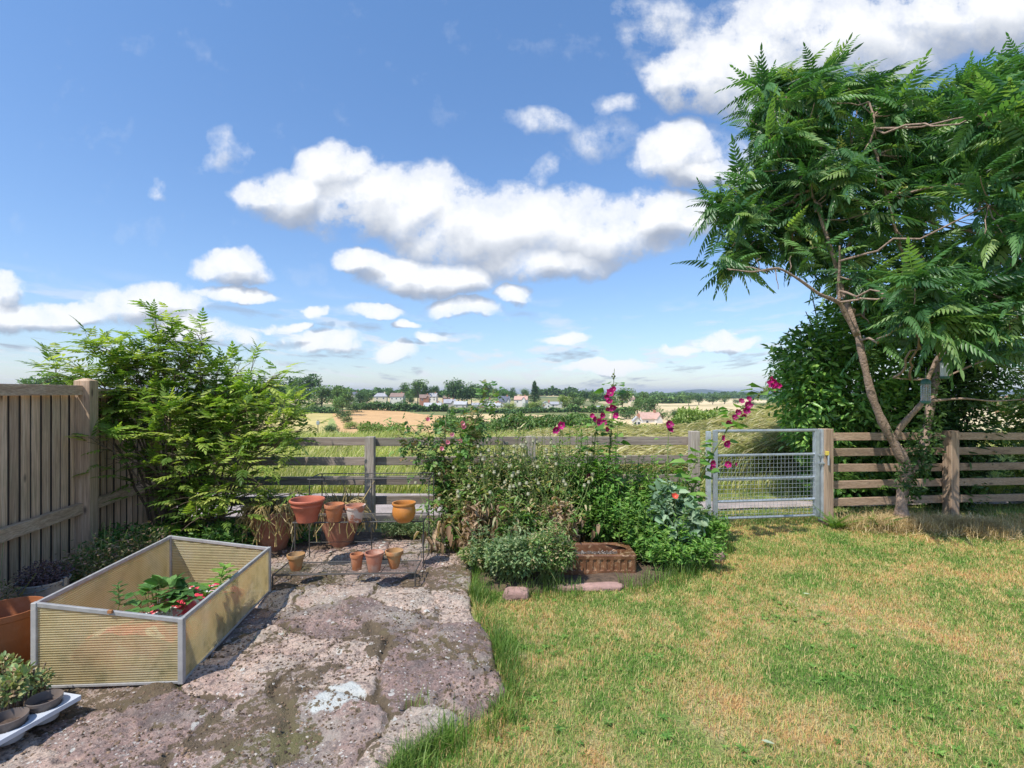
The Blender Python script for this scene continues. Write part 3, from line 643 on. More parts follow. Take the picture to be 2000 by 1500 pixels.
MB().bar(gz(sp, 0), gz(sp, 1.112), .045, .06, up=gn).build('slam_post', m_galv, gate, bevel=.004)

# ================================================================== COLD FRAME
NR = np.array([-1.757, 2.724, 0]); NL = np.array([-2.49, 2.675, 0]); FR = np.array([-1.888, 3.974, 0]); FLc = NL+FR-NR
hr, hl = .35, .452; z0 = .012
cf = empty('cold_frame', tuple(NR), 'open aluminium cold frame with yellowed ribbed plastic walls standing on the patio', 'cold frame')
m_alu = simple('aluminium', (.46, .45, .44), .5, 20, .15, .0006, 120, metal=.35)
def polycarb(name, d, amt):
    m, nt = newmat(name); p = pos(nt)
    z = nd(nt, 'ShaderNodeSeparateXYZ', Vector=p).outputs[2]
    w = mth(nt, 'SINE', mth(nt, 'MULTIPLY', z, 2*math.pi/.0125))
    n = noise(nt, p, 4, 5, .6, .5)
    c = ramp(nt, n, [(.3, (.84, .72, .40)), (.5, (.93, .82, .50)), (.7, (.95, .88, .64))])
    line = mth(nt, 'MULTIPLY', ramp(nt, w, [(.25, 1), (.6, 0)]), amt)
    c2 = mixc(nt, line, c, (.52, .40, .20))
    dirt = mth(nt, 'MULTIPLY', ramp(nt, noise(nt, p, 9, 6, .7), [(.48, 0), (.66, .9)]), ramp(nt, z, [(.0, 1), (.22, .35)]))
    c2 = mixc(nt, dirt, c2, (.40, .36, .18))
    df = nd(nt, 'ShaderNodeBsdfPrincipled', Base__Color=c2, Roughness=.35)
    nt.links.new(bumped(nt, w, .0015), df.inputs['Normal'])
    tl = nd(nt, 'ShaderNodeBsdfTranslucent', Color=c2); tp = nd(nt, 'ShaderNodeBsdfTransparent', Color=mixc(nt, .45, c2, (1, 1, 1)))
    a = nd(nt, 'ShaderNodeMixShader', i0=.36, i1=df.outputs[0], i2=tl.outputs[0]); b = nd(nt, 'ShaderNodeMixShader', i0=.42, i1=a.outputs[0], i2=tp.outputs[0])
    out(nt, b.outputs[0]); return m
pc1 = polycarb('ribbed_plastic', 0, .62); pc2 = polycarb('ribbed_plastic_side', 0, .12)
def up(p, z): return np.array([p[0], p[1], z])
for (a, b, ha, hb, mt) in ((NL, NR, hl, hr, pc1), (NR, FR, hr, hr, pc2), (FLc, FR, hl, hr, pc1), (NL, FLc, hl, hl, pc1)):
    d = nrm(b-a); n = np.array([-d[1], d[0], 0])*.003
    V = [up(a, z0+.01)-n, up(b, z0+.01)-n, up(b, hb-.008)-n, up(a, ha-.008)-n, up(a, z0+.01)+n, up(b, z0+.01)+n, up(b, hb-.008)+n, up(a, ha-.008)+n]
    MB().add(V, [(0,1,2,3),(7,6,5,4),(0,4,5,1),(1,5,6,2),(2,6,7,3),(3,7,4,0)], .5).build('panel', mt, cf)
    MB().bar(up(a, ha-.006)+d*.012, up(b, hb-.006)-d*.012, .018, .022).build('top_rail', m_alu, cf, bevel=.002)
    MB().bar(up(a, z0+.004)+d*.012, up(b, z0+.004)-d*.012, .018, .014).build('bottom_rail', m_alu, cf, bevel=.002)
for c_, h_ in ((NL, hl), (NR, hr), (FR, hr), (FLc, hl)):
    MB().bar(up(c_, z0-.005), up(c_, h_+.006), .028, .028, up=(0, 1, 0)).build('corner_post', m_alu, cf, bevel=.003)
mb = MB(); q = NL*.48+NR*.52; mb.box((q[0]-.012, q[1]-.02, .395), (q[0]+.012, q[1]-.006, .412)); mb.build('clip', simple('rust', (.30, .13, .05), .9), cf, bevel=.002)

# ================================================================== POT STAND
m_wire = simple('dark_iron', (.06, .055, .05), .6, 20, .2, .0008, 100)
def wpt(px, Y, z): return W(px, Y, z)
rk = empty('plant_stand', (-1.85, 4.1, 0), 'dark wire three-step plant stand holding terracotta pots', 'plant stand')
XL, XR = -1.90, -.78
tiers = ((4.06, 4.36, .106), (4.50, 4.82, .41), (4.84, 5.18, .735))
rz = lambda x, y, z: np.array([x+(y-4.1)*-.02, y+(x-XL)*.05, z])
for (ya, yb, zz_) in tiers:
    mb = MB(); xl = XL if ya < 4.4 else XL-.02
    loop = [rz(xl, ya, zz_), rz(XR, ya, zz_), rz(XR, yb, zz_), rz(xl, yb, zz_), rz(xl, ya, zz_)]
    for a, b in zip(loop[:-1], loop[1:]): mb.tube([a, b], .0055, 6)
    n = 9
    if zz_ < .7:
        for i in range(1, n): y = ya+(yb-ya)*i/n; mb.tube([rz(xl, y, zz_-.002), rz(XR, y, zz_-.002)], .0023, 5)
        for i in range(1, 4): x = xl+(XR-xl)*i/4; mb.tube([rz(x, ya, zz_-.006), rz(x, yb, zz_-.006)], .003, 5)
    else:
        for y in (ya+.1, ya+.2): mb.tube([rz(xl, y, zz_-.002), rz(XR, y, zz_-.002)], .0023, 5)
    mb.build('shelf', m_wire, rk)
for x in (XL, XR):
    for (y, z) in ((4.06, .106), (4.50, .42), (4.84, .735), (5.18, .735)):
        MB().tube([rz(x, y, 0), rz(x, y, z)], .0055, 6).build('leg', m_wire, rk)
    mb = MB().tube([rz(x, 4.06, .03), rz(x, 5.18, .03)], .003, 5); mb.tube([rz(x, 4.36, .106), rz(x, 4.5, .30)], .003, 5); mb.build('brace', m_wire, rk)
MB().tube([rz(-1.32, 4.84, 0), rz(-1.32, 4.84, .735)], .0055, 6).build('leg', m_wire, rk)
MB().tube([rz(XL, 4.84, .14), rz(XR, 4.84, .14)], .003, 5).build('cross_rod', m_wire, rk)

# ================================================================== POTS
def terra(name, col, rough=.8, stain=(.55,.42,.34), sa=.6, spec=.3, green=0.0, white=0.0):
    m, nt = newmat(name); p = pos(nt)
    n = noise(nt, p, 14, 6, .65); n2 = noise(nt, p, 60, 4, .6)
    c = mixc(nt, mth(nt, 'MULTIPLY', ramp(nt, n, [(.48, 0), (.68, 1)]), sa), col, stain)
    c = mixc(nt, ramp(nt, noise(nt, p, 5, 4), [(.4, .35), (.6, 0)]), c, tuple(x*.55 for x in col))
    if green: c = mixc(nt, mth(nt, 'MULTIPLY', ramp(nt, noise(nt, p, 7, 4), [(.42, 0), (.55, 1)]), green), c, (.33, .25, .10))
    if white: c = mixc(nt, mth(nt, 'MULTIPLY', ramp(nt, noise(nt, p, 11, 3), [(.52, 0), (.58, 1)]), white), c, (.70, .66, .60))
    b = nd(nt, 'ShaderNodeBsdfPrincipled', Base__Color=c, Roughness=rough); b.inputs['Specular IOR Level'].default_value = spec
    nt.links.new(bumped(nt, n2, .0015), b.inputs['Normal']); out(nt, b.outputs[0]); return m
m_dirt = simple('potting_soil', (.09, .06, .045), .95, 30, .4, .01, 70)
def pot(base, rt, rb, h, mat, label, group, rim=.22, rimout=1.0, style='flower', soil=.75, tilt=0, name='flower_pot'):
    base = np.array(base, float); o = empty(name, tuple(base), label, 'plant pot', group)
    t = max(.006, rt*.06); rw = rb+(rt-rb)*(1-rim)-t*.3
    if style == 'flower':
        pr = [(0, 0), (rb*.97, 0), (rb, h*.012), (rw, h*(1-rim)), (rt*.985, h*(1-rim)+.002), (rt, h*(1-rim)+.006), (rt*1.02, h-.006), (rt*1.005, h), (rt-t, h), (rt-t*1.2, h-.01), (rw-t, h*(1-rim)), (rb-t*.3, h*.1)]
    elif style == 'plastic':
        pr = [(0, 0), (rb*.97, 0), (rb, .006), (rb*1.08, h*.25), (rt*.90, h*.68), (rt*.93, h*.70), (rt*.94, h*.78), (rt*.91, h*.80), (rt*.95, h*.86), (rt*1.04, h*.90), (rt*1.05, h*.96), (rt*1.01, h), (rt*.95, h*.99), (rt*.90, h*.9), (rt*.85, h*.6), (rb*.9, h*.1)]
    elif style == 'bowl':
        pr = [(0, 0), (rb*.9, 0), (rb, .006), (rt*.80, h*.14), (rt*.97, h*.38), (rt*.99, h*.58), (rt*.93, h*.78), (rt*.90, h*.84), (rt*.99, h*.88), (rt*1.02, h*.94), (rt*1.0, h), (rt*.91, h*.99), (rt*.86, h*.85), (rt*.93, h*.5), (rb*.9, h*.1)]
    elif style == 'belly':
        pr = [(0, 0), (rb*.95, 0), (rb, .01), (rb*1.22, h*.3), (rt*.90, h*.6), (rt*.96, h*.8), (rt*.97, h*.86), (rt*1.02, h*.88), (rt*1.04, h*.97), (rt*1.02, h), (rt*.93, h*.99), (rt*.91, h*.85), (rt*.85, h*.5), (rb, h*.1)]
    elif style == 'tub':
        pr = [(0, 0), (rb*.97, 0), (rb, .004), (rt*.955, h*.90), (rt*1.0, h*.915), (rt*1.01, h), (rt*.965, h), (rt*.94, h*.8), (rb*.95, h*.1)]
    b = MB().lathe(base, pr, 40, .5).build('body', mat, o, smooth=True, auto=True)
    zs = h*soil; 
    ri = np.interp(zs/h, [0, 1], [rb*.9, rt*.9])
    MB().lathe(base+np.array([0, 0, zs]), [(ri*.98, -.003), (ri*.6, .004), (ri*.25, 0.0), (.001, .005)], 24, .5).build('soil', m_dirt, o, smooth=True)
    if tilt: o.rotation_euler = (0, tilt, 0)
    return o
tc_o = terra('terracotta', (.52, .20, .09)); tc_r = terra('terracotta_red', (.50, .145, .085), .6, sa=.15); tc_g = terra('terracotta_mossy', (.50, .20, .08), green=.55)
tc_w = terra('terracotta_limed', (.50, .20, .12), white=.7); tc_gl = terra('glazed_ochre', (.62, .24, .05), .3, sa=.12, spec=.6); tc_b = terra('terracotta_old', (.38, .17, .115), .9, sa=.35, green=.1)
tc_br = terra('terracotta_brown', (.36, .125, .05), .6, sa=.1)
def on(px, py, z): Y = (CH-z)*1000/(py-768); return W(px, Y, z)
PG = 'pots standing on the wire plant stand'
pot(on(600, 1018, .414), .145, .088, .20, tc_r, 'large smooth red pot with a wide rolled rim on the middle shelf', PG, style='plastic')
pot(on(653, 1018, .414), .086, .056, .155, tc_o, 'ribbed terracotta pot between the big red pot and the white-stained pot', PG)
pot(on(694, 1019, .414), .087, .058, .15, tc_w, 'terracotta pot with a white lime stain on the middle shelf', PG)
pot(on(789, 1019, .414), .103, .062, .172, tc_gl, 'round-bellied glossy ochre pot alone at the right of the middle shelf', PG, style='bowl')
pot(on(578, 1113, .11), .070, .040, .130, tc_g, 'moss-stained small terracotta pot alone at the left of the bottom shelf', PG)
pot(on(697, 1112, .11), .054, .037, .128, tc_o, 'narrowest terracotta pot, leftmost of the three on the bottom shelf', PG)
pot(on(731, 1115, .11), .076, .047, .152, terra('terracotta_pink', (.46, .19, .12)), 'pinkish terracotta pot in the middle of the three on the bottom shelf', PG, rim=.12)
pot(on(770, 1109, .11), .073, .034, .145, tc_g, 'tapering green-tinged terracotta pot, rightmost on the bottom shelf', PG)
p_l = pot(G(522, 1080)+[0, .12, 0], .235, .125, .40, tc_b, 'large weathered terracotta tub with dead stems, left of the plant stand', 'large old tubs behind the plant stand', style='belly', soil=.9)
p_r = pot(G(657, 1071)+[0, .12, 0], .215, .12, .40, tc_b, 'large weathered terracotta tub standing behind the plant stand shelves', 'large old tubs behind the plant stand', style='belly', soil=.9)
# dead hanging stems on the two tubs: things of their own resting in the tubs
def hang(c, rad, h, n, label, up_=6):
    mb = MB()
    for i in range(n):
        a = rng.uniform(0, 2*math.pi); r0 = rad*rng.uniform(.2, .8); L = rng.uniform(.08, .36)
        p0 = c+np.array([r0*math.cos(a), r0*math.sin(a), h-.02]); ed = c+np.array([rad*1.06*math.cos(a+.1), rad*1.06*math.sin(a+.1), h+.03+rng.uniform(0, .04)])
        pts = [p0, (p0+ed)/2+[0, 0, .05], ed]
        q = ed.copy()
        for k in range(4): q = q+np.array([rng.normal(0, .025)+.01*math.cos(a), rng.normal(0, .02)+.01*math.sin(a), -L/4]); pts.append(q.copy())
        pts = np.array(pts); pts[3:, 2] = np.maximum(pts[3:, 2], .01); mb.tube(pts, .0045, 4, False)
    for i in range(up_):
        a = rng.uniform(0, 2*math.pi); p0 = c+np.array([rad*.5*math.cos(a), rad*.5*math.sin(a), h-.05]); d = np.array([rng.normal(0, .1), rng.normal(0, .06), rng.uniform(.12, .32)])
        mb.tube([p0, p0+d*.5+rng.normal(0, .02, 3), p0+d], [.006, .005, .003], 4, False)
    o = mb.build('dead_plant', m_straw, None, loc=tuple(c+[0, 0, h])); tag(o, label, 'dead plant', 'dead plants hanging out of the large tubs')
hang(G(522, 1080)+[0, .12, 0], .235, .40, 120, 'tangle of straw-coloured dead stems spilling over the left terracotta tub')
hang(G(657, 1071)+[0, .12, 0], .215, .40, 80, 'dead straw-coloured stems hanging from the tub behind the plant stand', 12)
# big brown pot beside the cold frame
pot((-2.77, 2.80, .0), .165, .105, .375, tc_br, 'tall brown terracotta pot squeezed against the near left corner of the cold frame', None, style='tub', soil=.7)
# metal bucket with heather
bc = np.array([-3.22, 3.52, .02])
bk = empty('bucket', tuple(bc), 'galvanised metal bucket behind the brown pot near the board fence', 'bucket')
MB().lathe(bc, [(0, 0), (.10, 0), (.14, .235), (.146, .24), (.146, .25), (.138, .25), (.133, .235), (.1, .03)], 32, .5).build('body', m_galv, bk, smooth=True, auto=True)
MB().lathe(bc+[0, 0, .2], [(.132, 0), (.001, .01)], 20).build('soil', m_dirt, bk)
mb = MB(); 
for s in (-1, 1): mb.box((bc[0]+s*.14-.012, bc[1]-.012, .23), (bc[0]+s*.14+.012, bc[1]+.012, .285))
mb.tube([bc+np.array([.14*math.cos(t), -.14*math.sin(t)*.9-.01, .255-.05*math.sin(t)]) for t in np.linspace(0, math.pi, 14)], .003, 5)
mb.build('handle', m_galv, bk)

# carry tray with round pots
m_tray = simple('grey_plastic', (.50, .53, .58), .45, 10, .08, 0); m_pp = simple('taupe_plastic', (.17, .135, .115), .5, 10, .25, .0005, 60)
ta = np.array([-2.05, 2.56, .085]); tdv = nrm(np.array([-.36, -.42, 0])); tnv = np.array([-tdv[1], tdv[0], 0])
if tnv[0] > 0: tnv = -tnv
TL, TW = 1.0, .15
tr = empty('carry_tray', tuple(ta), 'pale grey plastic carry tray for pots at the bottom left of the patio', 'tray')
e0 = on(158, 1358, .085); e1 = on(-150, 1530, .085); tdv = nrm(e1-e0); TL = np.linalg.norm(e1-e0); tnv = np.array([tdv[1], -tdv[0], 0]); 
if tnv[0] > 0: tnv = -tnv
def tp(a, b, z=0.0): return e0+tdv*a+tnv*b+np.array([0, 0, z])
mb = MB()
cs = [(.10+i*.145, .085) for i in range(5)]; rr = .066
# deck with rim, built as a grid with holes left for the pots
nA, nB = 110, 30; W_ = .17; pts = [[tp(TL*i/nA, W_*j/nB) for j in range(nB+1)] for i in range(nA+1)]
V = [p for r_ in pts for p in r_]; F = []
for i in range(nA):
    for j in range(nB):
        a, b = TL*(i+.5)/nA, W_*(j+.5)/nB
        if all(math.hypot(a-x_, b-y_) > rr for x_, y_ in cs): F.append((i*(nB+1)+j, (i+1)*(nB+1)+j, (i+1)*(nB+1)+j+1, i*(nB+1)+j+1))
mb.add(V, F, .5)
mb.build('deck', m_tray, tr)
mb = MB(); lp = [tp(0, 0), tp(TL, 0), tp(TL, W_), tp(0, W_), tp(0, 0)]
for a, b in zip(lp[:-1], lp[1:]): mb.bar(a-np.array([0, 0, .010]), b-np.array([0, 0, .010]), .006, .022)
mb.build('rim', m_tray, tr, bevel=.002)
for a, b in cs: MB().lathe(tp(a, b)-[0, 0, .085], [(0, .02), (.048, .02), (.052, .022), (rr+.001, .084), (rr+.004, .086)], 28, .5).build('cup', m_tray, tr, smooth=True)
lab = ['empty taupe round pot in the tray cell nearest the cold frame', 'empty taupe round pot in the second tray cell from the cold frame', 'empty taupe round pot in the tray cut by the left edge of the photo']
for i in range(3):
    a, b = cs[i]; c_ = tp(a, b)-np.array([0, 0, .05]); o = empty('round_pot', tuple(c_), lab[i], 'plant pot', 'round pots in the carry tray')
    MB().lathe(c_, [(0, 0), (.045, 0), (.048, .003), (.064, .072), (.068, .074), (.069, .088), (.066, .089), (.064, .078), (.046, .006), (0, .005)], 36, .5).build('body', m_pp, o, smooth=True, auto=True)
    MB().lathe(c_+[0, 0, .05], [(.057, 0), (.001, .003)], 20, .5).build('soil', m_dirt, o)

# ================================================================== SINK TROUGH
m_sink, nt = newmat('salt_glaze'); p = pos(nt)
c = ramp(nt, noise(nt, p, 8, 5, .6), [(.3, (.09, .04, .022)), (.5, (.155, .07, .036)), (.7, (.25, .125, .065))])
nzr = nt.nodes.new('ShaderNodeNewGeometry')
c = mixc(nt, mth(nt, 'MULTIPLY', ramp(nt, noise(nt, p, 30, 4), [(.55, 0), (.65, 1)]), .5), c, (.52, .36, .22))
b_ = nd(nt, 'ShaderNodeBsdfPrincipled', Base__Color=c, Roughness=.32); nt.links.new(bumped(nt, noise(nt, p, 40, 3), .002), b_.inputs['Normal']); out(nt, b_.outputs[0])
sk = empty('sink_trough', (.68, 4.57, 0), 'brown glazed stoneware sink with fluted sides used as a planter', 'planter')
def rrect(x0, y0, x1, y1, r, flute=0.0, seg=6):
    P_ = []
    def side(a, b, nrm_):
        L = math.hypot(b[0]-a[0], b[1]-a[1]); m = 10*max(2, int(L/.058))
        for i in range(m):
            t = i/m; f = 0
            if flute: ph = (t*m/10) % 1; f = flute if .12 < ph < .62 else 0
            P_.append((a[0]+(b[0]-a[0])*t-nrm_[0]*f, a[1]+(b[1]-a[1])*t-nrm_[1]*f))
    def corner(cx, cy, a0):
        for i in range(seg): a = a0+math.pi/2*i/seg; P_.append((cx+r*math.cos(a), cy+r*math.sin(a)))
    side((x0+r, y0), (x1-r, y0), (0, -1)); corner(x1-r, y0+r, -math.pi/2); side((x1, y0+r), (x1, y1-r), (1, 0)); corner(x1-r, y1-r, 0)
    side((x1-r, y1), (x0+r, y1), (0, 1)); corner(x0+r, y1-r, math.pi/2); side((x0, y1-r), (x0, y0+r), (-1, 0)); corner(x0+r, y0+r, math.pi)
    return P_
mb = MB(); lv = []
x0, x1, y0, y1 = .30, 1.075, 4.40, 4.78
for (z, ins, fl_) in ((-.03, .004, 0), (.0, .0, 0), (.022, .0, 0), (.030, .0, .010), (.112, .0, .010), (.122, -.002, 0), (.15, -.003, 0), (.158, .004, 0), (.158, .030, 0), (.148, .036, 0), (.02, .045, 0)):
    lv.append([(a, b, z) for a, b in rrect(x0+ins, y0+ins, x1-ins, y1-ins, max(.01, .03-ins*.3), fl_)])
n = len(lv[0]); mb.add([v for l in lv for v in l], [(i*n+k, i*n+(k+1) % n, (i+1)*n+(k+1) % n, (i+1)*n+k) for i in range(len(lv)-1) for k in range(n)], .5)
o = mb.build('basin', m_sink, sk, bevel=0)
MB().box((x0+.035, y0+.035, .02), (x1-.035, y1-.035, .085)).build('soil', m_dirt, sk)
V, F = scat((np.array([(-1,-1,0),(1,-1,0),(1,1,0),(-1,1,0),(0,0,1.2)]), np.array([(0,1,4),(1,2,4),(2,3,4),(3,0,4)])), frames(rdirs(900)), rng.uniform(.003, .008, 900), np.c_[rng.uniform(x0+.05, x1-.05, 900), rng.uniform(y0+.05, y1-.05, 900), rng.uniform(.083, .095, 900)])
mesh('gravel_topping', V, F, leafmat('grit', [(.05,.04,.035),(.12,.10,.09),(.26,.24,.22)], 0, .9), sk, rnd=np.repeat(rng.random(900), 5))
# edging stones
def stone(c, s, label, seed):
    import bmesh
    bm = bmesh.new(); bmesh.ops.create_icosphere(bm, subdivisions=4, radius=1)
    V = np.array([v.co for v in bm.verts]); V = np.sign(V)*np.abs(V)**.6
    k = 1+.30*(fbm(V[:, 0]*1.5+seed+V[:, 2], V[:, 1]*1.5, seed)-.5)+.12*(fbm(V[:, 0]*6+seed, V[:, 1]*6+V[:, 2]*4, seed+3)-.5); V = V*k[:, None]*np.array(s)+np.array(c)
    F = np.array([[v.index for v in f.verts] for f in bm.faces]); bm.free()
    o = mesh('stone', V, F, m_stone, smooth=True, loc=tuple(c)); tag(o, label, 'stone', 'edging stones')
m_stone = simple('pink_stone', (.44, .27, .23), .9, 6, .35, .012, 25, obj=False)
stone(G(1008, 1158)+[0, 0, -.01], (.10, .06, .045), 'flat pink edging stone in the grass in front of the grey-green herb', 5)
stone(G(1392, 1082), (.09, .12, .06), 'pinkish edging stone at the right end of the flower bed near the gate', 9)
stone(G(1120, 1138)+[.1, 0, -.03], (.30, .07, .03), 'low pale stone slab in front of the sink trough', 13)
# ================================================================== PLANTS
m_bark = simple('bark', (.31, .22, .165), .95, 22, .35, .02, 45, obj=False)
m_bark2 = simple('twig_bark', (.15, .105, .075), .95, 12, .3, .004, 40, obj=False)
m_stem = leafmat('stem_green', [(.12,.17,.05),(.22,.26,.09)], .1)
def curve(p, q, sag=0.0, n=6, wob=.0, mid=None):
    p, q = np.array(p, float), np.array(q, float); t = np.linspace(0, 1, n)[:, None]
    m = (p+q)/2+np.array([0, 0, sag]) if mid is None else np.array(mid)
    c = p*(1-t)**2+2*m*t*(1-t)+q*t**2
    if wob: c[1:-1] += rng.normal(0, wob, (n-2, 3))
    return c
# ---------------- leaning tree with long feathery leaves
TY = 6.12
tree = empty('leaning_tree', tuple(W(1762, TY, -.04)), 'leaning forked tree with long feathery drooping leaves right of the gate', 'tree')
def tl(l, dy=0.0):
    return [PP(a, b, TY+d) for a, b, d in l]
limbs = [([(1762,1022,0),(1760,990,0),(1764,960,.02),(1768,935,.03),(1768,905,.03)], [.105,.078,.074,.078,.085]),
         ([(1768,905,.03),(1750,872,0),(1722,822,-.05),(1702,772,-.08),(1688,712,-.1),(1674,650,-.08),(1650,582,0),(1634,520,.05),(1612,452,.1),(1596,405,.1),(1580,360,.15)], [.082,.066,.058,.054,.048,.044,.036,.031,.026,.02,.012]),
         ([(1674,655,-.08),(1652,615,-.1),(1640,590,-.15),(1600,575,-.25),(1560,545,-.3),(1520,522,-.4),(1470,532,-.5),(1420,525,-.5)], [.04,.034,.03,.022,.018,.015,.011,.007]),
         ([(1640,590,-.15),(1637,560,-.15),(1640,520,-.2),(1640,480,-.3)], [.026,.022,.017,.010]),
         ([(1744,862,0),(1760,832,-.1),(1785,805,-.2),(1803,785,-.25),(1812,740,-.3),(1828,705,-.35),(1840,680,-.4),(1850,600,-.5)], [.046,.042,.036,.032,.028,.026,.022,.012]),
         ([(1803,785,-.25),(1850,780,-.3),(1885,778,-.3),(1940,784,-.3),(1995,780,-.2)], [.022,.016,.013,.011,.007]),
         ([(1776,925,.03),(1795,900,.12),(1806,865,.2),(1812,820,.3),(1822,770,.4),(1838,700,.5),(1860,610,.5),(1900,520,.6),(1950,430,.7),(2010,330,.8)], [.075,.062,.06,.058,.056,.05,.042,.034,.026,.016]),
         ([(1860,610,.5),(1900,570,.8),(1960,540,1.1),(2060,450,1.3),(2120,350,1.3)], [.036,.03,.026,.02,.01]),
         ([(1838,700,.5),(1800,600,.3),(1770,520,.1),(1740,420,-.1),(1720,330,-.1)], [.036,.03,.026,.02,.01]),
         ([(1634,520,.05),(1680,440,.4),(1720,380,.8),(1760,300,1.0)], [.022,.018,.014,.008]),
         ([(1812,740,-.3),(1790,742,-.35),(1745,738,-.5)], [.014,.011,.006]),
         ([(1840,740,-.3),(1900,712,-.4),(1935,700,-.4)], [.014,.011,.006])]
LP = []
mb = MB()
for pts, rr in limbs:
    P3 = np.array(tl(pts)); 
    # resample smoothly
    n = len(P3); t = np.linspace(0, n-1, (n-1)*4+1); Q = np.stack([np.interp(t, range(n), P3[:, k]) for k in range(3)], -1)
    Q[1:-1] = (Q[:-2]+2*Q[1:-1]+Q[2:])/4; rq = np.interp(t, range(n), rr)*.80*(1+.10*np.sin(t*5+n)+.05*np.sin(t*13)); mb.tube(Q, rq, 12); LP += [(q, r) for q, r in zip(Q, rq) if r < .05]
mb.build('trunk', m_bark, tree, smooth=True)
LPp = np.array([q for q, r in LP])
crown = [(1400,525),(1383,470),(1400,380),(1428,305),(1468,292),(1455,190),(1500,140),(1570,150),(1620,125),(1700,150),(1780,165),(1860,140),(1920,150),(2000,110),(2180,110),(2300,300),(2250,600),(2080,740),(1975,760),(1930,730),(1850,680),(1790,660),(1720,660),(1690,600),(1640,545),(1590,530),(1540,510),(1480,520)]
holes = [(1885,408,46),(1985,545,45),(1470,270,22),(1570,520,24),(1500,560,30),(1655,500,14),(1720,590,14),(1740,400,16)]
def in_crown(px, py):
    ok = inpoly(px, py, crown)
    for a, b, r in holes: ok &= np.hypot(px-a, py-b) > r
    return ok
def crown_pts(n, ymin=5.3, ymax=8.3):
    px = rng.uniform(1380, 2300, n*8); py = rng.uniform(100, 770, n*8); Y = rng.uniform(ymin, ymax, n*8)
    # the crown is a dome: less deep near its outline
    cx = np.clip((px-1380)/260, 0, 1); cy = np.clip((py-100)/160, 0, 1); half = .3+.85*np.minimum(cx, 1)*np.minimum(1, cy+.35)
    ok = in_crown(px, py) & (np.abs(Y-6.95) < half); px, py, Y = px[ok][:n], py[ok][:n], Y[ok][:n]
    return np.stack([(px-1000)/1000*Y, Y, CH-(py-768)/1000*Y], -1)
hubs = crown_pts(46); mb = MB(); HP = []
for h_ in hubs:
    d = np.linalg.norm(LPp-h_, axis=1)+np.maximum(0, LPp[:, 2]-h_[2])*1.0; s = LPp[np.argmin(d)]
    c = curve(s, h_, .0, 7, .03, mid=(s+h_)/2+np.array([0, 0, -.15])); mb.tube(c, np.linspace(.019, .009, 7), 6); HP += list(c[2:])
HP = np.array(HP+list(LPp[::3]))
tips = crown_pts(380); tp_l = crown_pts(1500); tp_l = tp_l[(tp_l[:, 0]/tp_l[:, 1] < .60)][:110]; tp_r = crown_pts(2500); qx = tp_r[:, 0]/tp_r[:, 1]; tp_r = tp_r[(qx > .68) & (qx < .98) & ((CH-tp_r[:, 2])/tp_r[:, 1] < -.40)][:110]; tips = np.concatenate([tips, tp_l, tp_r])
for t_ in tips:
    d = np.linalg.norm(HP-t_, axis=1); s = HP[rng.choice(np.argsort(d)[:3])]
    if np.linalg.norm(s-t_) < .9: mb.tube(curve(s, t_, -.05, 5, .015), np.linspace(.008, .005, 5), 5)
# bare twigs under the crown at the left
for a, b, Y in ((1500,535,5.7),(1520,565,5.7),(1485,500,5.6),(1430,540,5.6),(1545,500,5.8)):
    t_ = PP(a, b, Y); d = np.linalg.norm(LPp-t_, axis=1); s = LPp[np.argmin(d)]; mb.tube(curve(s, t_, .05, 5, .02), np.linspace(.007, .003, 5), 5)
mb.build('branches', m_bark, tree, smooth=True)
m_sum = leafmat('feather_leaf', [(.035,.10,.035),(.065,.165,.05),(.12,.25,.075),(.27,.38,.12)], .38, .40, spec=.5, nscale=1.5, namt=.25)
FT = [pinnate(9, 1.0, .30, .082, dr, an, hg) for dr, an, hg in ((.3, 66, .35), (.5, 62, .6), (.8, 58, .8))]
def rosettes(tips, per, L0, L1, mat, name, parent, dome=True):
    parts = []
    c = tips.mean(0)
    for T in FT:
        n = len(tips)*per//3; i = rng.integers(0, len(tips), n); a = rng.uniform(0, 2*math.pi, n); e = rng.uniform(-.55, 1.0, n)
        d = np.stack([np.cos(a)*np.cos(e)+.32, np.sin(a)*np.cos(e)-.12, np.sin(e)], -1)
        s = rng.uniform(L0, L1, n); V, F = scat(T, frames(d, roll=rng.normal(0, .55, n)), s, tips[i]+rng.normal(0, .05, (n, 3)))
        parts.append((V, F, np.repeat(rng.random(n)**1.3, len(T[0]))))
    V, F, r = join(parts); return mesh(name, V, F, mat, parent, rnd=r)
rosettes(tips, 9, .22, .48, m_sum, 'foliage', tree)
# larger, nearer fronds hanging at the front of the crown
px = np.concatenate([rng.uniform(1775, 2010, 46), rng.uniform(1900, 2060, 26), rng.uniform(1900, 2000, 6)]); py = np.concatenate([rng.uniform(540, 650, 46), rng.uniform(170, 420, 26), rng.uniform(420, 520, 6)])
Yq = rng.uniform(4.75, 5.2, len(px)); ft = np.stack([(px-1000)/1000*Yq, Yq, CH-(py-768)/1000*Yq], -1)
k = py > 500
rosettes(ft, 7, .28, .48, m_sum, 'near_foliage', tree)
mb = MB()
fh = ft[::7]
for h_ in fh: d = np.linalg.norm(HP-h_, axis=1); s = HP[rng.choice(np.argsort(d)[:4])]; c = curve(s, h_, -.1, 8, .025); mb.tube(c, np.linspace(.014, .007, 8), 6); 
for t_ in ft: d = np.linalg.norm(fh-t_, axis=1); s = fh[np.argmin(d)]; (mb.tube(curve(s, t_, -.04, 5, .02), np.linspace(.006, .004, 5), 5) if d.min() > .01 else None)
mb.build('front_twigs', m_bark, tree, smooth=True)
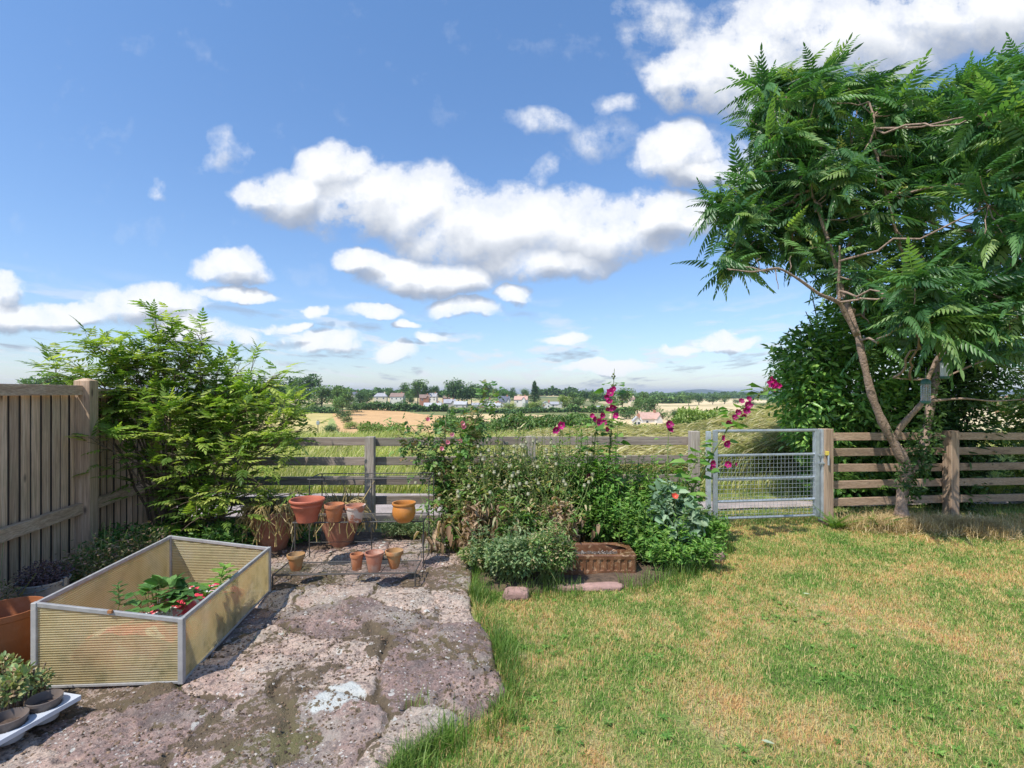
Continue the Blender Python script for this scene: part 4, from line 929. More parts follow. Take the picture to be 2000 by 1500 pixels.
# greenish flower spikes
sp = tips[rng.integers(0, len(tips), 46)]; V, F = scat(leafT(1, .35, .02, .02), frames(rdirs(46*26, .6)), .045, np.repeat(sp, 26, 0)+rng.normal(0, .02, (46*26, 3))*[1, 1, 3]+[0, 0, .1])
tag(mesh('flower_spikes', V, F, leafmat('panicle', [(.38,.42,.15),(.55,.52,.25)], .3), tree, rnd=np.repeat(rng.random(46*26), 5)), kind='stuff')
# ivy on the trunk foot
n = 2600; i = rng.integers(0, 5, n); zc = rng.random(n)
def leafcloud(name, centres, rad, n, size, mat, parent=None, zs=1.0, T=None, outw=.6, shell=.35, upb=.35, flat=.5, clip=None, rr=None):
    """leaves filling ellipsoids; centres (k,3), rad (k,3)"""
    centres = np.atleast_2d(centres); rad = np.atleast_2d(rad); w = rad.prod(1)**(2/3); w = w/w.sum()
    i = rng.choice(len(centres), n, p=w); d = rdirs(n); q = rng.random(n)**shell
    p = centres[i]+d*rad[i]*q[:, None]*(.85+.3*rng.random((n, 1)))
    ld = nrm(d*outw+rng.normal(0, .6, (n, 3))*[1, 1, flat]+[0, 0, -.1]); upv = nrm(np.array([0, 0, upb])+d*.5+rng.normal(0, .35, (n, 3)))
    s = size*rng.uniform(.6, 1.3, n)
    if clip is not None: k = clip(p); p, ld, upv, s = p[k], ld[k], upv[k], s[k]
    T = T or leafT(1, .42, .05, .15); V, F = scat(T, frames(ld, upv), s, p)
    r = np.repeat(rng.random(len(p)), len(T[0])); return mesh(name, V, F, mat, parent, rnd=r)
m_ivy = leafmat('ivy_leaf', [(.03,.075,.02),(.06,.13,.03),(.12,.20,.05)], .25)
ic = np.array([PP(1790, 880, 6.2), PP(1768, 930, 6.1), PP(1780, 960, 6.1), PP(1818, 850, 6.35), PP(1825, 780, 6.5), PP(1700, 700, 6.05), PP(1735, 830, 6.1), PP(1800, 905, 6.15)])
leafcloud('ivy', ic, [(.13,.10,.28),(.11,.10,.2),(.1,.09,.12),(.12,.12,.3),(.12,.12,.35),(.07,.07,.2),(.06,.06,.15),(.12,.1,.2)], 1500, .06, m_ivy, tree)
# ---------------- bird feeders
m_fg = simple('feeder_green', (.05, .14, .11), .4, bump=0); m_fclear, nt = newmat('feeder_clear')
gl = nd(nt, 'ShaderNodeBsdfPrincipled', Base__Color=(.75, .8, .8, 1), Roughness=.2); tp_ = nd(nt, 'ShaderNodeBsdfTransparent'); out(nt, nd(nt, 'ShaderNodeMixShader', i0=.35, i1=gl.outputs[0], i2=tp_.outputs[0]).outputs[0])
def feeder(px, py, Y, h, r, cage, label, top):
    c = PP(px, py, Y); o = empty('bird_feeder', tuple(c), label, 'bird feeder', 'bird feeders in the tree')
    MB().lathe(c+[0, 0, h], [(r*1.12, 0), (r*1.15, .01), (r*1.1, .03), (r*.7, .055), (.004, .062)], 20).build('cap', m_fg, o, smooth=True)
    MB().lathe(c-[0, 0, .03], [(0, 0), (r*.8, 0), (r*1.1, .015), (r*1.12, .03), (0, .032)], 20).build('base', m_fg, o, smooth=True)
    if cage:
        mb = MB()
        for i in range(12): a = 2*math.pi*i/12; mb.tube([c+[r*math.cos(a), r*math.sin(a), 0], c+[r*math.cos(a), r*math.sin(a), h]], .0022, 4)
        for i in range(8): mb.lathe(c+[0, 0, h*(i+.5)/8], [(r-.002, -.003), (r+.003, 0), (r-.002, .003)], 16)
        mb.build('wire_cage', m_galv, o); MB().lathe(c, [(r*.55, 0), (r*.55, h*.8), (0, h*.82)], 14).build('fat_balls', simple('fat', (.55, .50, .38), .8, 30, .3), o, smooth=True)
    else:
        MB().lathe(c, [(r, 0), (r, h)], 24).build('tube', m_fclear, o, smooth=True); MB().tube([c, c+[0, 0, h]], .006, 6).build('rod', simple('rod', (.2,.1,.15), .5, bump=0), o)
        MB().lathe(c, [(r*.9, 0), (r*.9, h*.2), (0, h*.22)], 16).build('seed', simple('seed', (.35, .25, .15), .9, 80, .4), o)
    MB().tube([c+[0, 0, h+.06], c+[0, 0, top]], .0015, 4).build('hanger', m_galv, o)
feeder(1845, 735, 5.62, .15, .040, False, 'clear tube bird feeder with green cap, the higher of the two hanging in the tree', .34)
feeder(1808, 783, 5.55, .18, .042, True, 'caged bird feeder with green cap, the lower of the two hanging in the tree', .36)
# ---------------- evergreen bush behind the fence
m_laur = leafmat('evergreen_leaf', [(.06,.16,.035),(.11,.25,.05),(.20,.38,.075),(.32,.48,.11)], .3, .35, spec=.5, nscale=1.6, namt=.3)
bush = empty('evergreen_bush', tuple(W(1660, 7.9, 0)), 'large rounded evergreen bush with glossy leaves behind the gate post', 'bush')
cen = np.array([PP(a, b, Y) for a, b, Y in ((1580,770,7.5),(1600,700,7.5),(1650,650,7.7),(1720,640,7.8),(1760,720,7.5),(1660,760,7.3),(1720,820,7.5),(1600,830,7.6),(1570,720,7.8),(1690,590,7.9),(1780,800,7.6),(1650,880,7.7),(1730,900,7.7),(1640,940,7.8),(1760,960,7.8))])
rad = np.array([(.50,.55,.55)]*9+[(.48,.5,.42)]+[(.5,.5,.5)]*2+[(.5,.5,.5)]*3)
leafcloud('foliage', cen, rad, 21000, .105, m_laur, bush, shell=.25, T=leafT(1, .40, .05, .25), upb=.6)
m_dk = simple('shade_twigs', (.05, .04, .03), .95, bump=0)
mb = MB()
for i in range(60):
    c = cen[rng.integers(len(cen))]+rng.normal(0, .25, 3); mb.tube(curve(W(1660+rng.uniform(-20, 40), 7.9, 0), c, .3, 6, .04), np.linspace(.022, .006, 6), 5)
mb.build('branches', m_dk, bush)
bush2 = empty('shrub', tuple(W(1870, 7.2, 0)), 'dark straggly shrub overhanging the brown fence to the right of the leaning tree', 'bush')
cen = np.array([PP(a, b, Y) for a, b, Y in ((1850,760,7.2),(1880,830,7.1),(1840,880,7.1),(1850,950,7.1),(1810,830,7.2),(1890,740,7.4),(1865,700,7.4),(1830,700,7.3),(1900,890,7.1))])
leafcloud('foliage', cen, [(.36,.4,.42)]*8+[(.22,.3,.3)], 7500, .105, leafmat('dark_leaf', [(.022,.06,.018),(.045,.10,.025),(.09,.17,.04)], .25), bush2, shell=.3, T=leafT(1, .3, .04, .25))
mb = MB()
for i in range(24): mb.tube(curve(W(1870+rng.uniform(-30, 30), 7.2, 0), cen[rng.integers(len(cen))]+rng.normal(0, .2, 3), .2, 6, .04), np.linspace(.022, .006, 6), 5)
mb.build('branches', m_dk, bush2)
edge_b = empty('roadside_bush', tuple(W(2010, 7.6, 0)), 'loose yellow-green bush behind the brown fence at the right edge of the photo', 'bush')
cen = np.array([PP(a, b, Y) for a, b, Y in ((2010,790,7.9),(2060,850,7.5),(1995,840,8.1),(2030,950,7.3),(2090,760,8),(2040,900,7.3))]); leafcloud('foliage', cen, [(.42,.5,.4)]*6, 4200, .09, leafmat('yellow_leaf', [(.07,.14,.03),(.16,.24,.05),(.38,.38,.10)], .35), edge_b, shell=.45)
mb = MB(); [mb.tube(curve(W(2030, 7.6, 0), c, .2, 6, .03), np.linspace(.02, .006, 6), 5) for c in cen]; mb.build('branches', m_dk, edge_b)
# dry straw heap at the foot of the tree
x = np.concatenate([rng.normal(4.75, .42, 4200), rng.normal(5.2, .18, 3000), rng.uniform(3.9, 6.6, 1500)]); y = np.concatenate([rng.normal(6.02, .15, 4200), rng.normal(5.86, .14, 3000), rng.uniform(5.9, 6.3, 1500)]); ok = (y > 5.45) & (x > 3.85); x, y = x[ok], y[ok]
blades('straw_heap', x, y, LZ(x, y)+rng.random(len(x))*.07, rng.uniform(.05, .16, len(x)), rng.uniform(.0025, .005, len(x)), leafmat('hay', [(.40,.27,.13),(.58,.42,.21),(.72,.57,.33)], .2), lean=2.2, label='heap of dead straw-coloured grass around the foot of the leaning tree')
def fern(c, n, L, label, mat, name='fern', cat='fern', grp=None, T=None, el=(.5, 1.2)):
    a = rng.uniform(0, 2*math.pi, n); e = rng.uniform(*el, n); d = np.stack([np.cos(a)*np.cos(e), np.sin(a)*np.cos(e), np.sin(e)], -1)
    T = T or FTf; V, F = scat(T, frames(d), L*rng.uniform(.6, 1.1, n), np.tile(c, (n, 1))+rng.normal(0, .03, (n, 3))*[1, 1, .2])
    return tag(mesh(name, V, F, mat, rnd=np.repeat(rng.random(n), len(T[0])), loc=tuple(c)), label, cat, grp)
FTf = pinnate(12, 1, .17, .05, .3, 70, .05)
m_fern = leafmat('fern_leaf', [(.08,.17,.03),(.17,.28,.05)], .35)
n = 6000; x = np.concatenate([rng.normal(4.75, .38, n//2), rng.normal(5.25, .28, n//2)]); y = np.concatenate([rng.normal(5.98, .14, n//2), rng.normal(5.80, .13, n//2)]); mh = .13*np.exp(-((x-5.2)/.35)**2-((y-5.82)/.16)**2)+.05
d = np.c_[rng.normal(size=(n, 2)), rng.normal(0, .28, n)]; V, F = scat((np.array([(-.012, 0, 0), (.012, 0, 0), (.010, .5, .05), (-.010, .5, .05), (0, 1, 0)]), np.array([(0, 1, 2, 3), (3, 2, 4, 4)])[:1]), frames(d), rng.uniform(.10, .26, n), np.c_[x, y, LZ(x, y)+rng.random(n)*mh])
tag(mesh('straw_strands', V, F, leafmat('hay_light', [(.42,.29,.14),(.62,.46,.25),(.76,.62,.38)], .2), rnd=np.repeat(rng.random(n), 5)), 'loose strands of dead straw lying on the heap beside the tree', 'straw', kind='stuff')
fern(W(1635, 6.05, -.04), 26, .30, 'small bright green fern at the foot of the post on the right of the gate', m_fern)
fern(W(1715, 6.05, -.04), 22, .27, 'leafy green sucker growing left of the leaning tree trunk', m_fern, 'sucker', 'plant', T=FT[1])
fern(W(1690, 6.7, .3), 30, .34, 'bright green feathery shoot poking through the brown fence', m_fern, 'feathery_shoot', 'plant', T=FT[1])

# ---------------- left shrub with lance leaves
m_eld = leafmat('lance_leaf', [(.09,.17,.03),(.18,.28,.05),(.32,.41,.08),(.48,.52,.14)], .42, .45, nscale=2.0, namt=.3)
m_eld_tip = leafmat('reddish_bud', [(.26,.20,.08),(.42,.30,.14)], .3)
sh = empty('lance_leaf_shrub', (-3.45, 5.15, 0), 'wide spreading shrub with bright green narrow leaves in the corner of the two fences', 'bush')
tg = [(300,588,5.2),(310,640,5.2),(345,640,5.2),(390,622,5.2),(370,660,5.1),(280,650,5.1),(255,672,5),(215,655,4.9),(165,640,4.85),(150,690,4.8),(95,700,4.75),(130,710,4.75),(180,700,4.8),(230,700,4.9),(290,690,5),(340,700,5),(400,700,5.2),(430,690,5.3),(470,695,5.3),(500,690,5.3),(440,735,5.2),(505,725,5.2),(540,708,5.2),(570,745,5.2),(530,760,5.1),(480,770,5.1),(590,800,5.0),(600,830,4.95),(560,850,4.95),(570,790,5),(520,820,5),(470,830,5),(410,790,5),(360,760,4.9),(175,850,4.5),(215,860,4.55),(290,900,4.7),(330,830,4.8),(320,800,4.8),(390,860,4.8),(430,890,4.8),(370,910,4.8),(480,900,4.9),(520,935,4.9),(600,950,5.0),(440,950,4.7),(380,960,4.7),(390,1000,4.7),(450,1000,4.8),(350,880,4.7),(540,890,5),(350,720,5.4),(450,760,5.5),(400,740,5.6),(500,800,5.5),(420,830,5.5),(400,770,5.4)]
tips = np.array([PP(a+(345-a)*.06, b+(34 if b < 800 else 12), Y) for a, b, Y in tg]); bases = np.array([(-3.6, 5.2, 0), (-3.35, 5.1, 0), (-3.1, 5.2, 0), (-3.5, 5.35, 0)])
mb = MB(); tw = []; dr = []
for t_ in tips:
    b = bases[rng.integers(4)]; c = curve(b, t_, 0, 12, .012, mid=np.array([b[0]*.6+t_[0]*.4, b[1]*.7+t_[1]*.3, max(.25, t_[2]*.72)]))
    mb.tube(c, np.linspace(.015, .004, 12), 5)
    for k in range(3, 12):
        m = 1 if k < 7 else 3
        for _ in range(m):
            d = nrm(nrm(c[min(k, 11)]-c[k-1])*.5+rng.normal(0, .6, 3)*[1, 1, .5]); e = c[k]+d*rng.uniform(.08, .26); mb.tube([c[k], (c[k]+e)/2+[0, 0, .01], e], [.003, .0025, .002], 4, False); tw += [c[k]*.5+e*.5, e, e]; dr += [d, d, d]
mb.build('branches', m_bark2, sh)
tw = np.array(tw); dr = np.array(dr); kk = (tw[:, 2] > 1.05) | (rng.random(len(tw)) < .38); tw, dr = tw[kk], dr[kk]; ET = [pinnate(4, 1, .43, .155, dp, 55, .12) for dp in (.15, .4)]
parts = []
for T in ET:
    n = int(len(tw)*.60); i = rng.integers(0, len(tw), n); d = nrm(dr[i]*.6+rng.normal(0, .55, (n, 3))*[1, 1, .35]+[0, 0, .12])
    V, F = scat(T, frames(d), rng.uniform(.12, .20, n), tw[i]+rng.normal(0, .02, (n, 3))); parts.append((V, F, np.repeat(rng.random(n), len(T[0]))))
V, F, r = join(parts); mesh('foliage', V, F, m_eld, sh, rnd=r)
k = tips[[0,1,3,7,8,9,10,11,17,18,19,22,6]]; k = np.repeat(k, 60, 0)+rng.normal(0, .05, (len(k)*60, 3)); V, F = scat(leafT(1, .4, .02, .05), frames(rdirs(len(k))), .018, k); tag(mesh('flower_buds', V, F, m_eld_tip, sh, rnd=np.repeat(rng.random(len(k)), 5)), kind='stuff')
# low growth under it and along the board fence
m_low = leafmat('low_green', [(.045,.12,.03),(.09,.2,.045),(.17,.3,.06)], .3)
cen = np.array([(-3.35,4.9,.1),(-3.0,5.1,.1),(-2.6,5.25,.08),(-3.6,4.7,.12),(-2.75,4.75,.1),(-3.2,4.5,.12),(-2.3,5.3,.05),(-3.45,4.35,.1)])
tag(leafcloud('low_green_plants', cen, [(.33,.25,.22)]*6+[(.3,.2,.1),(.25,.3,.2)], 9000, .05, m_low), 'low dark green leafy growth filling the border behind the cold frame', 'ground cover', kind='stuff')
m_hea = leafmat('heath_leaf', [(.07,.11,.04),(.15,.17,.06),(.28,.20,.13),(.36,.22,.18)], .25)
for i, (c, r_, lab) in enumerate((((-3.12, 3.85, .22), (.24,.26,.26), 'loose pinkish-brown flowering herb against the board fence, behind the cold frame wall'), ((-3.3, 3.2, .16), (.22,.28,.2), 'straggly brownish herb between the metal bucket and the board fence'), ((-3.05, 4.25, .2), (.25,.22,.25), 'dull green herb with pinkish flower heads in front of the fence post'))):
    o = empty('herb_plant', (c[0], c[1], 0), lab, 'plant', 'herbs along the board fence'); leafcloud('foliage', c, r_, 1800, .026, m_hea, o, shell=.5)
    mb = MB(); [mb.tube(curve((c[0]+rng.normal(0,.05), c[1]+rng.normal(0,.05), 0), np.array(c)+rng.normal(0, .12, 3)+[0, 0, .08], .05, 5), .002, 4, False) for _ in range(40)]; mb.build('stems', m_stem, o)
o = empty('heather', tuple(bc+[0, 0, .2]), 'dark purple-brown heather growing in the metal bucket', 'plant')
leafcloud('foliage', bc+[0, 0, .27], (.15, .15, .10), 1700, .02, leafmat('heather', [(.05,.04,.05),(.13,.08,.10),(.20,.13,.12)], .2), o)
mb = MB(); [mb.tube([bc+[rng.normal(0,.03), rng.normal(0,.03), .2], bc+[rng.normal(0,.07), rng.normal(0,.07), .33]], .0018, 4, False) for _ in range(30)]; mb.build('stems', m_bark2, o)

# ---------------- inside the cold frame
m_sac, nt = newmat('compost_bag'); p = pos(nt, obj=True)
c = ramp(nt, noise(nt, p, 6.5, 3, .5, .8), [(.40, (.70, .05, .10)), (.47, (.78, .10, .14)), (.52, (.82, .78, .78)), (.60, (.78, .35, .38))], 'CONSTANT')
b_ = nd(nt, 'ShaderNodeBsdfPrincipled', Base__Color=c, Roughness=.3); nt.links.new(bumped(nt, noise(nt, p, 22, 3), .012), b_.inputs['Normal']); out(nt, b_.outputs[0])
def sack(c, L, Wd, H, az, label):
    t, s = np.meshgrid(np.linspace(0, 1, 40), np.linspace(0, 2*math.pi, 41)[:-1], indexing='ij'); prof = np.sin(math.pi*np.clip(t, .02, .98))**.35
    x = (t-.5)*L; y = np.cos(s)*Wd/2*(.8+.2*prof); z = np.sign(np.sin(s))*np.abs(np.sin(s))**.8*H/2*prof
    z = z+(fbm(x*14+5, y*14, 3)-.5)*.05*prof; ca, sa = math.cos(az), math.sin(az)
    V = np.stack([c[0]+x*ca-y*sa, c[1]+x*sa+y*ca, c[2]+H/2+z], -1).reshape(-1, 3); F = [(i*40+k, i*40+(k+1)%40, (i+1)*40+(k+1)%40, (i+1)*40+k) for i in range(39) for k in range(40)]
    return tag(mesh('compost_bag', V, F, m_sac, smooth=True, loc=tuple(c)), label, 'bag', 'plastic compost bags in the cold frame')
sack((-2.08, 3.25, .02), .80, .42, .24, 1.55, 'red and white plastic compost bag lying along the right side inside the cold frame')
sack((-2.12, 2.86, .01), .50, .26, .25, .05, 'red plastic compost bag showing pink through the front wall of the cold frame')
m_str = leafmat('strawberry_leaf', [(.05,.13,.03),(.09,.20,.05),(.16,.30,.08)], .3, .45)
ctr = empty('crate_soil_bed', (-2.25, 3.1, 0), 'dark soil and old compost heaped inside the cold frame', 'compost')
leafcloud('crumbs', np.array([(-2.25, 3.1, .05), (-2.25, 3.5, .04)]), [(.22,.35,.08)]*2, 1500, .02, m_crumb, ctr)
def tri_leafy(c, rad, h, n, size, mat, label, name, cat, stems=True):
    o = empty(name, (c[0], c[1], 0.02), label, cat); q = rng.normal(0, 1, (n, 2))*.5; q = q/np.maximum(1, np.hypot(*q.T))[:, None]
    p = np.c_[c[0]+q[:, 0]*rad, c[1]+q[:, 1]*rad, c[2]+h*(1-.5*(q**2).sum(1))*rng.uniform(.55, 1, n)]
    T3 = []
    V0, F0 = leafT2(1, .78, .06, .2); Vs = []; Fs = []
    for k, a in enumerate((-1.25, 0, 1.25)):
        ca, sa = math.cos(a), math.sin(a); Vs.append(np.stack([V0[:, 0]*ca+V0[:, 1]*sa, -V0[:, 0]*sa+V0[:, 1]*ca, V0[:, 2]], -1)); Fs.append(F0+k*len(V0))
    T = (np.concatenate(Vs), np.concatenate(Fs)); F3 = T[1]
    d = nrm(np.c_[q*1.2, rng.uniform(-.1, .4, n)]); V, F = scat((T[0], F3), frames(d), size*rng.uniform(.6, 1.2, n), p); fl = [tuple(dict.fromkeys(f)) for f in F.tolist()]
    mesh('foliage', V, fl, mat, o, rnd=np.repeat(rng.random(n), len(T[0])))
    mb = MB(); [mb.tube(curve((c[0]+rng.normal(0, .04), c[1]+rng.normal(0, .04), .02), pp, .05, 5), .002, 4, False) for pp in p]; mb.build('stems', m_stem, o); return o
def in_cf(px, py, Y): return PP(px, py, Y)
tri_leafy(PP(318, 1184, 3.1), .20, .15, 46, .075, m_str, 'strawberry plant with three-lobed leaves growing in the middle of the cold frame', 'strawberry_plant', 'plant')
def twig_plant(c0, c1, n, size, mat, label, name='seedling', T=None, spread=.06):
    c0, c1 = np.array(c0, float), np.array(c1, float); o = empty(name, tuple(c0), label, 'plant'); MB().tube(curve(c0, c1, 0, 6, .004), np.linspace(.004, .002, 6), 5).build('stem', m_stem, o)
    t = np.linspace(.3, 1, n); p = c0+(c1-c0)*t[:, None]; a = np.arange(n)*2.4; d = np.stack([np.cos(a), np.sin(a), np.full(n, .45)], -1)
    T = T or leafT(1, .4, .04, .2); V, F = scat(T, frames(d), size*rng.uniform(.7, 1.1, n), p); mesh('leaves', V, F, mat, o, rnd=np.repeat(rng.random(n), len(T[0]))); return o
m_lime = leafmat('lime_leaf', [(.15,.28,.05),(.26,.40,.09)], .4)
twig_plant(in_cf(425, 1190, 3.35), in_cf(438, 1105, 3.3), 24, .095, m_lime, 'pale green seedling with broad leaves near the right wall of the cold frame')
twig_plant(in_cf(398, 1180, 3.2), in_cf(412, 1140, 3.2), 14, .07, m_lime, 'small pale seedling beside the taller one in the cold frame')
twig_plant(in_cf(232, 1200, 2.95), in_cf(230, 1142, 2.9), 20, .05, m_str, 'spindly upright weed at the left inside the cold frame')
# succulents beside the tray
m_suc = leafmat('succulent', [(.14,.24,.09),(.26,.36,.14),(.42,.42,.18),(.50,.32,.20)], .2, .4)
for i, (px, py, Y, r_, sz, n, lab) in enumerate(((38,1325,2.42,.07,.04,90,'pale green rosette succulent next to the carry tray'), (72,1330,2.55,.075,.024,150,'small-leaved reddish green succulent beside the cold frame corner'), (15,1350,2.35,.075,.03,140,'yellowish rosette succulent at the left edge of the photo by the tray'), (5,1310,2.6,.10,.028,180,'dull green sedum behind the succulents at the left edge'))):
    c = PP(px, py, Y); o = empty('succulent', (c[0], c[1], 0), lab, 'succulent', 'succulents beside the tray')
    leafcloud('foliage', c, (r_*.8, r_*.8, r_*.65), n*2, sz*.85, m_suc, o, T=leafT(1, .55, .12, -.1), outw=1.2, shell=.4)
    mb = MB(); [mb.tube(curve((c[0]+rng.normal(0,.02), c[1]+rng.normal(0,.02), 0), c+rng.normal(0, .025, 3), 0, 4), .004, 5, False) for _ in range(12)]; mb.build('stems', m_bark2, o)
# potted plants' container at the left edge
tag(leafcloud('low_green_plants', np.array([(-2.95,2.7,.1),(-3.1,3.0,.12),(-2.75,2.45,.06)]), [(.22,.25,.16)]*3, 2600, .035, m_low), 'low green weeds between the brown pot and the board fence', 'ground cover', kind='stuff')

# ---------------- flower bed
m_bedg = leafmat('bed_leaf', [(.06,.14,.035),(.13,.25,.06),(.25,.36,.12),(.46,.44,.24),(.50,.36,.22)], .35, nscale=4)
m_rose = leafmat('rose_leaf', [(.05,.13,.035),(.10,.21,.05),(.18,.31,.07),(.32,.19,.10)], .3, nscale=4)
m_dead = leafmat('dead_leaf', [(.18,.11,.065),(.34,.22,.13),(.50,.37,.24)], .25)
m_glau = leafmat('glaucous_leaf', [(.12,.21,.12),(.20,.32,.19),(.34,.44,.28)], .25, .6)
m_pod = simple('seed_pod', (.40, .39, .25), .75, 20, .2, 0)
m_pink = leafmat('petal_pink', [(.75,.25,.42),(.85,.45,.58)], .4); m_mag = leafmat('petal_magenta', [(.34,.008,.13),(.55,.015,.22)], .35, .5); m_yel = leafmat('pollen', [(.8,.72,.35),(.85,.8,.5)], .1); m_cor = leafmat('petal_coral', [(.80,.10,.07),(.85,.22,.16)], .4)
def flower(c, dirv, r, n, mat, parent, centre=None, cup=.25, name='flower'):
    """open flower facing dirv with n overlapping petals"""
    M = frames(np.array([dirv]))[0]; ax = M[:, 1]; e1, e2 = M[:, 0], M[:, 2]; T = leafT2(1, .95, .10, -cup)
    a = np.arange(n)*2*math.pi/n+random.random(); d = np.stack([e1*math.cos(t)+e2*math.sin(t)+ax*cup for t in a])
    V, F = scat(T, frames(d, np.tile(ax, (n, 1))), r*rng.uniform(.85, 1.1, n), np.tile(c, (n, 1)))
    o = mesh(name, V, [tuple(dict.fromkeys(f)) for f in F.tolist()], mat, parent, rnd=np.repeat(rng.random(n), len(T[0])))
    if centre: k = 26; V, F = scat(leafT(1, .5, .02, 0), frames(rdirs(k)), r*.10, np.tile(np.array(c)+ax*r*.18, (k, 1))+rng.normal(0, r*.07, (k, 3))); mesh('stamens', V, F, centre, o if False else parent, rnd=np.repeat(rng.random(k), 5))
    return o
# rose bush
ros = empty('rose_bush', tuple(W(880, 5.5, 0)), 'tangled rose bush with pale pink flowers at the left end of the bed', 'bush')
rt = [(775,835),(790,860),(800,830),(830,830),(850,850),(870,820),(900,830),(860,880),(900,870),(930,850),(830,920),(870,930),(910,920),(850,970),(890,980),(940,900),(950,960),(925,1000),(905,800),(940,830),(820,880),(955,780),(950,750),(965,760),(945,800)]
tips = np.array([PP(a, b, 5.35+rng.uniform(-.25, .25)) for a, b in rt]); mb = MB(); tw = []
for t_ in tips:
    b = W(885+rng.uniform(-25, 35), 5.5+rng.uniform(-.1, .1), 0); c = curve(b, t_, 0, 10, .02, mid=(b+t_)/2+[0, 0, .3*t_[2]]); mb.tube(c, np.linspace(.009, .003, 10), 5); tw += list(c[3:])
mb.build('stems', leafmat('cane', [(.13,.11,.05),(.20,.17,.08)], .0), ros); tw = np.array(tw); RT = pinnate(2, 1, .50, .30, .2, 65, .05)
n = 1250; i = rng.integers(0, len(tw), n); V, F = scat(RT, frames(rdirs(n)*[1, 1, .6]+[0, 0, .1]), rng.uniform(.07, .12, n), tw[i]+rng.normal(0, .055, (n, 3))); mesh('foliage', V, F, m_rose, ros, rnd=np.repeat(rng.random(n), len(RT[0])))
for a, b in ((875,865),(862,877),(900,863),(905,835),(902,828),(919,828),(834,820),(883,850)): flower(PP(a, b, 5.2), (rng.normal(0, .4), -1, .4), .038, 7, m_pink, ros, m_yel, .5)
# poppies gone to seed
LT = leafT2(1, .36, .05, .45); LTf = leafT(1, .28, .06, .5)
POD = []
def poppy(px, Y, h, npod, label, mat=m_bedg, deadn=26, green=80, wd=.16, grp='poppies gone to seed'):
    b = W(px, Y, 0); o = empty('seeding_poppy', tuple(b), label, 'plant', grp); mb = MB(); P_ = []; D_ = []; heads = []
    for k in range(int(npod*.75)):
        t_ = b+np.array([rng.normal(0, wd), rng.normal(0, wd*.7), h*rng.uniform(.66, 1.06)]); c = curve(b+np.array([rng.normal(0, .05), rng.normal(0, .05), 0]), t_, 0, 7, .008); mb.tube(c, np.linspace(.005, .0022, 7), 4, False); heads.append(t_)
        for _ in range(max(3, green//npod)): q = rng.uniform(.15, .85); P_.append(c[int(q*6)]+rng.normal(0, .03, 3)); D_.append(rng.normal(0, 1, 3)*[1, 1, .5]+[0, 0, .1])
    mb.build('stems', m_stem, o); n = len(P_); V, F = scat(LTf, frames(np.array(D_)), rng.uniform(.035, .10, n), np.array(P_)); mesh('leaves', V, F, mat, o, rnd=np.repeat(rng.random(n), 5))
    for t_ in heads:
        if not POD: POD.append(MB().lathe(b, [(0, -.003), (.007, 0), (.0145, .010), (.016, .019), (.012, .027), (.007, .029), (.014, .032), (.013, .034), (0, .036)], 10).build('seed_head', m_pod, o, smooth=True)); c_ = POD[0]
        else: c_ = POD[0].copy(); scene.collection.objects.link(c_); c_.parent = o
        c_.location = t_-b
    if deadn: n = deadn; p = b+np.c_[rng.normal(0, .12, n), rng.normal(0, .08, n), rng.uniform(.05, .52*h, n)]; V, F = scat(leafT(1, .45, .15, .5), frames(np.c_[rng.normal(0, .5, (n, 2)), np.full(n, -.8)]), rng.uniform(.05, .13, n), p); mesh('withered_leaves', V, F, m_dead, o, rnd=np.repeat(rng.random(n), 5))
for px, Y, h, k, lab in ((960,4.9,.92,16,'seeding poppy clump behind the left half of the grey-green herb'),(1010,5.2,1.0,20,'tall seeding poppy clump left of the second fence post'),(925,5.15,.95,14,'seeding poppy clump with many pale pods right of the rose bush'),(1060,5.0,.95,18,'seeding poppy clump in front of the second fence post'),(1105,5.25,.98,16,'seeding poppy clump right of the second fence post'),(1000,4.75,.72,10,'shorter withered poppy clump at the front of the bed'),(1050,5.45,1.0,14,'seeding poppy clump close against the fence at the second post'),(965,5.45,1.0,14,'seeding poppy clump close against the fence beside the rose'),(1100,4.85,.75,9,'withered poppy clump behind the left end of the sink trough'),(1165,5.3,.85,8,'thin seeding poppy among the left hollyhock stems'),(880,5.0,.65,7,'low seeding poppy beneath the rose bush')):
    poppy(px, Y, h*1.03, k, lab, green=240, deadn=80)
# withered brown foliage
for px, py, Y, r_, lab in ((925,1035,4.75,(.10,.10,.26),'column of withered brown leaves left of the grey-green herb'),(1090,1025,4.85,(.17,.12,.24),'mass of withered brown leaves behind the sink trough'),(980,1010,4.9,(.16,.10,.14),'withered brown leaves above the grey-green herb')):
    c = PP(px, py, Y); o = empty('withered_plant', (c[0], c[1], 0), lab, 'dead plant', 'withered plants in the bed'); leafcloud('withered_leaves', c, r_, 520, .055, m_dead, o, T=leafT(1, .45, .2, .5), outw=.2, flat=1)
    mb = MB(); [mb.tube(curve((c[0]+rng.normal(0, .05), c[1], 0), c+rng.normal(0, .1, 3), 0, 4), .003, 4, False) for _ in range(20)]; mb.build('stems', m_straw, o)
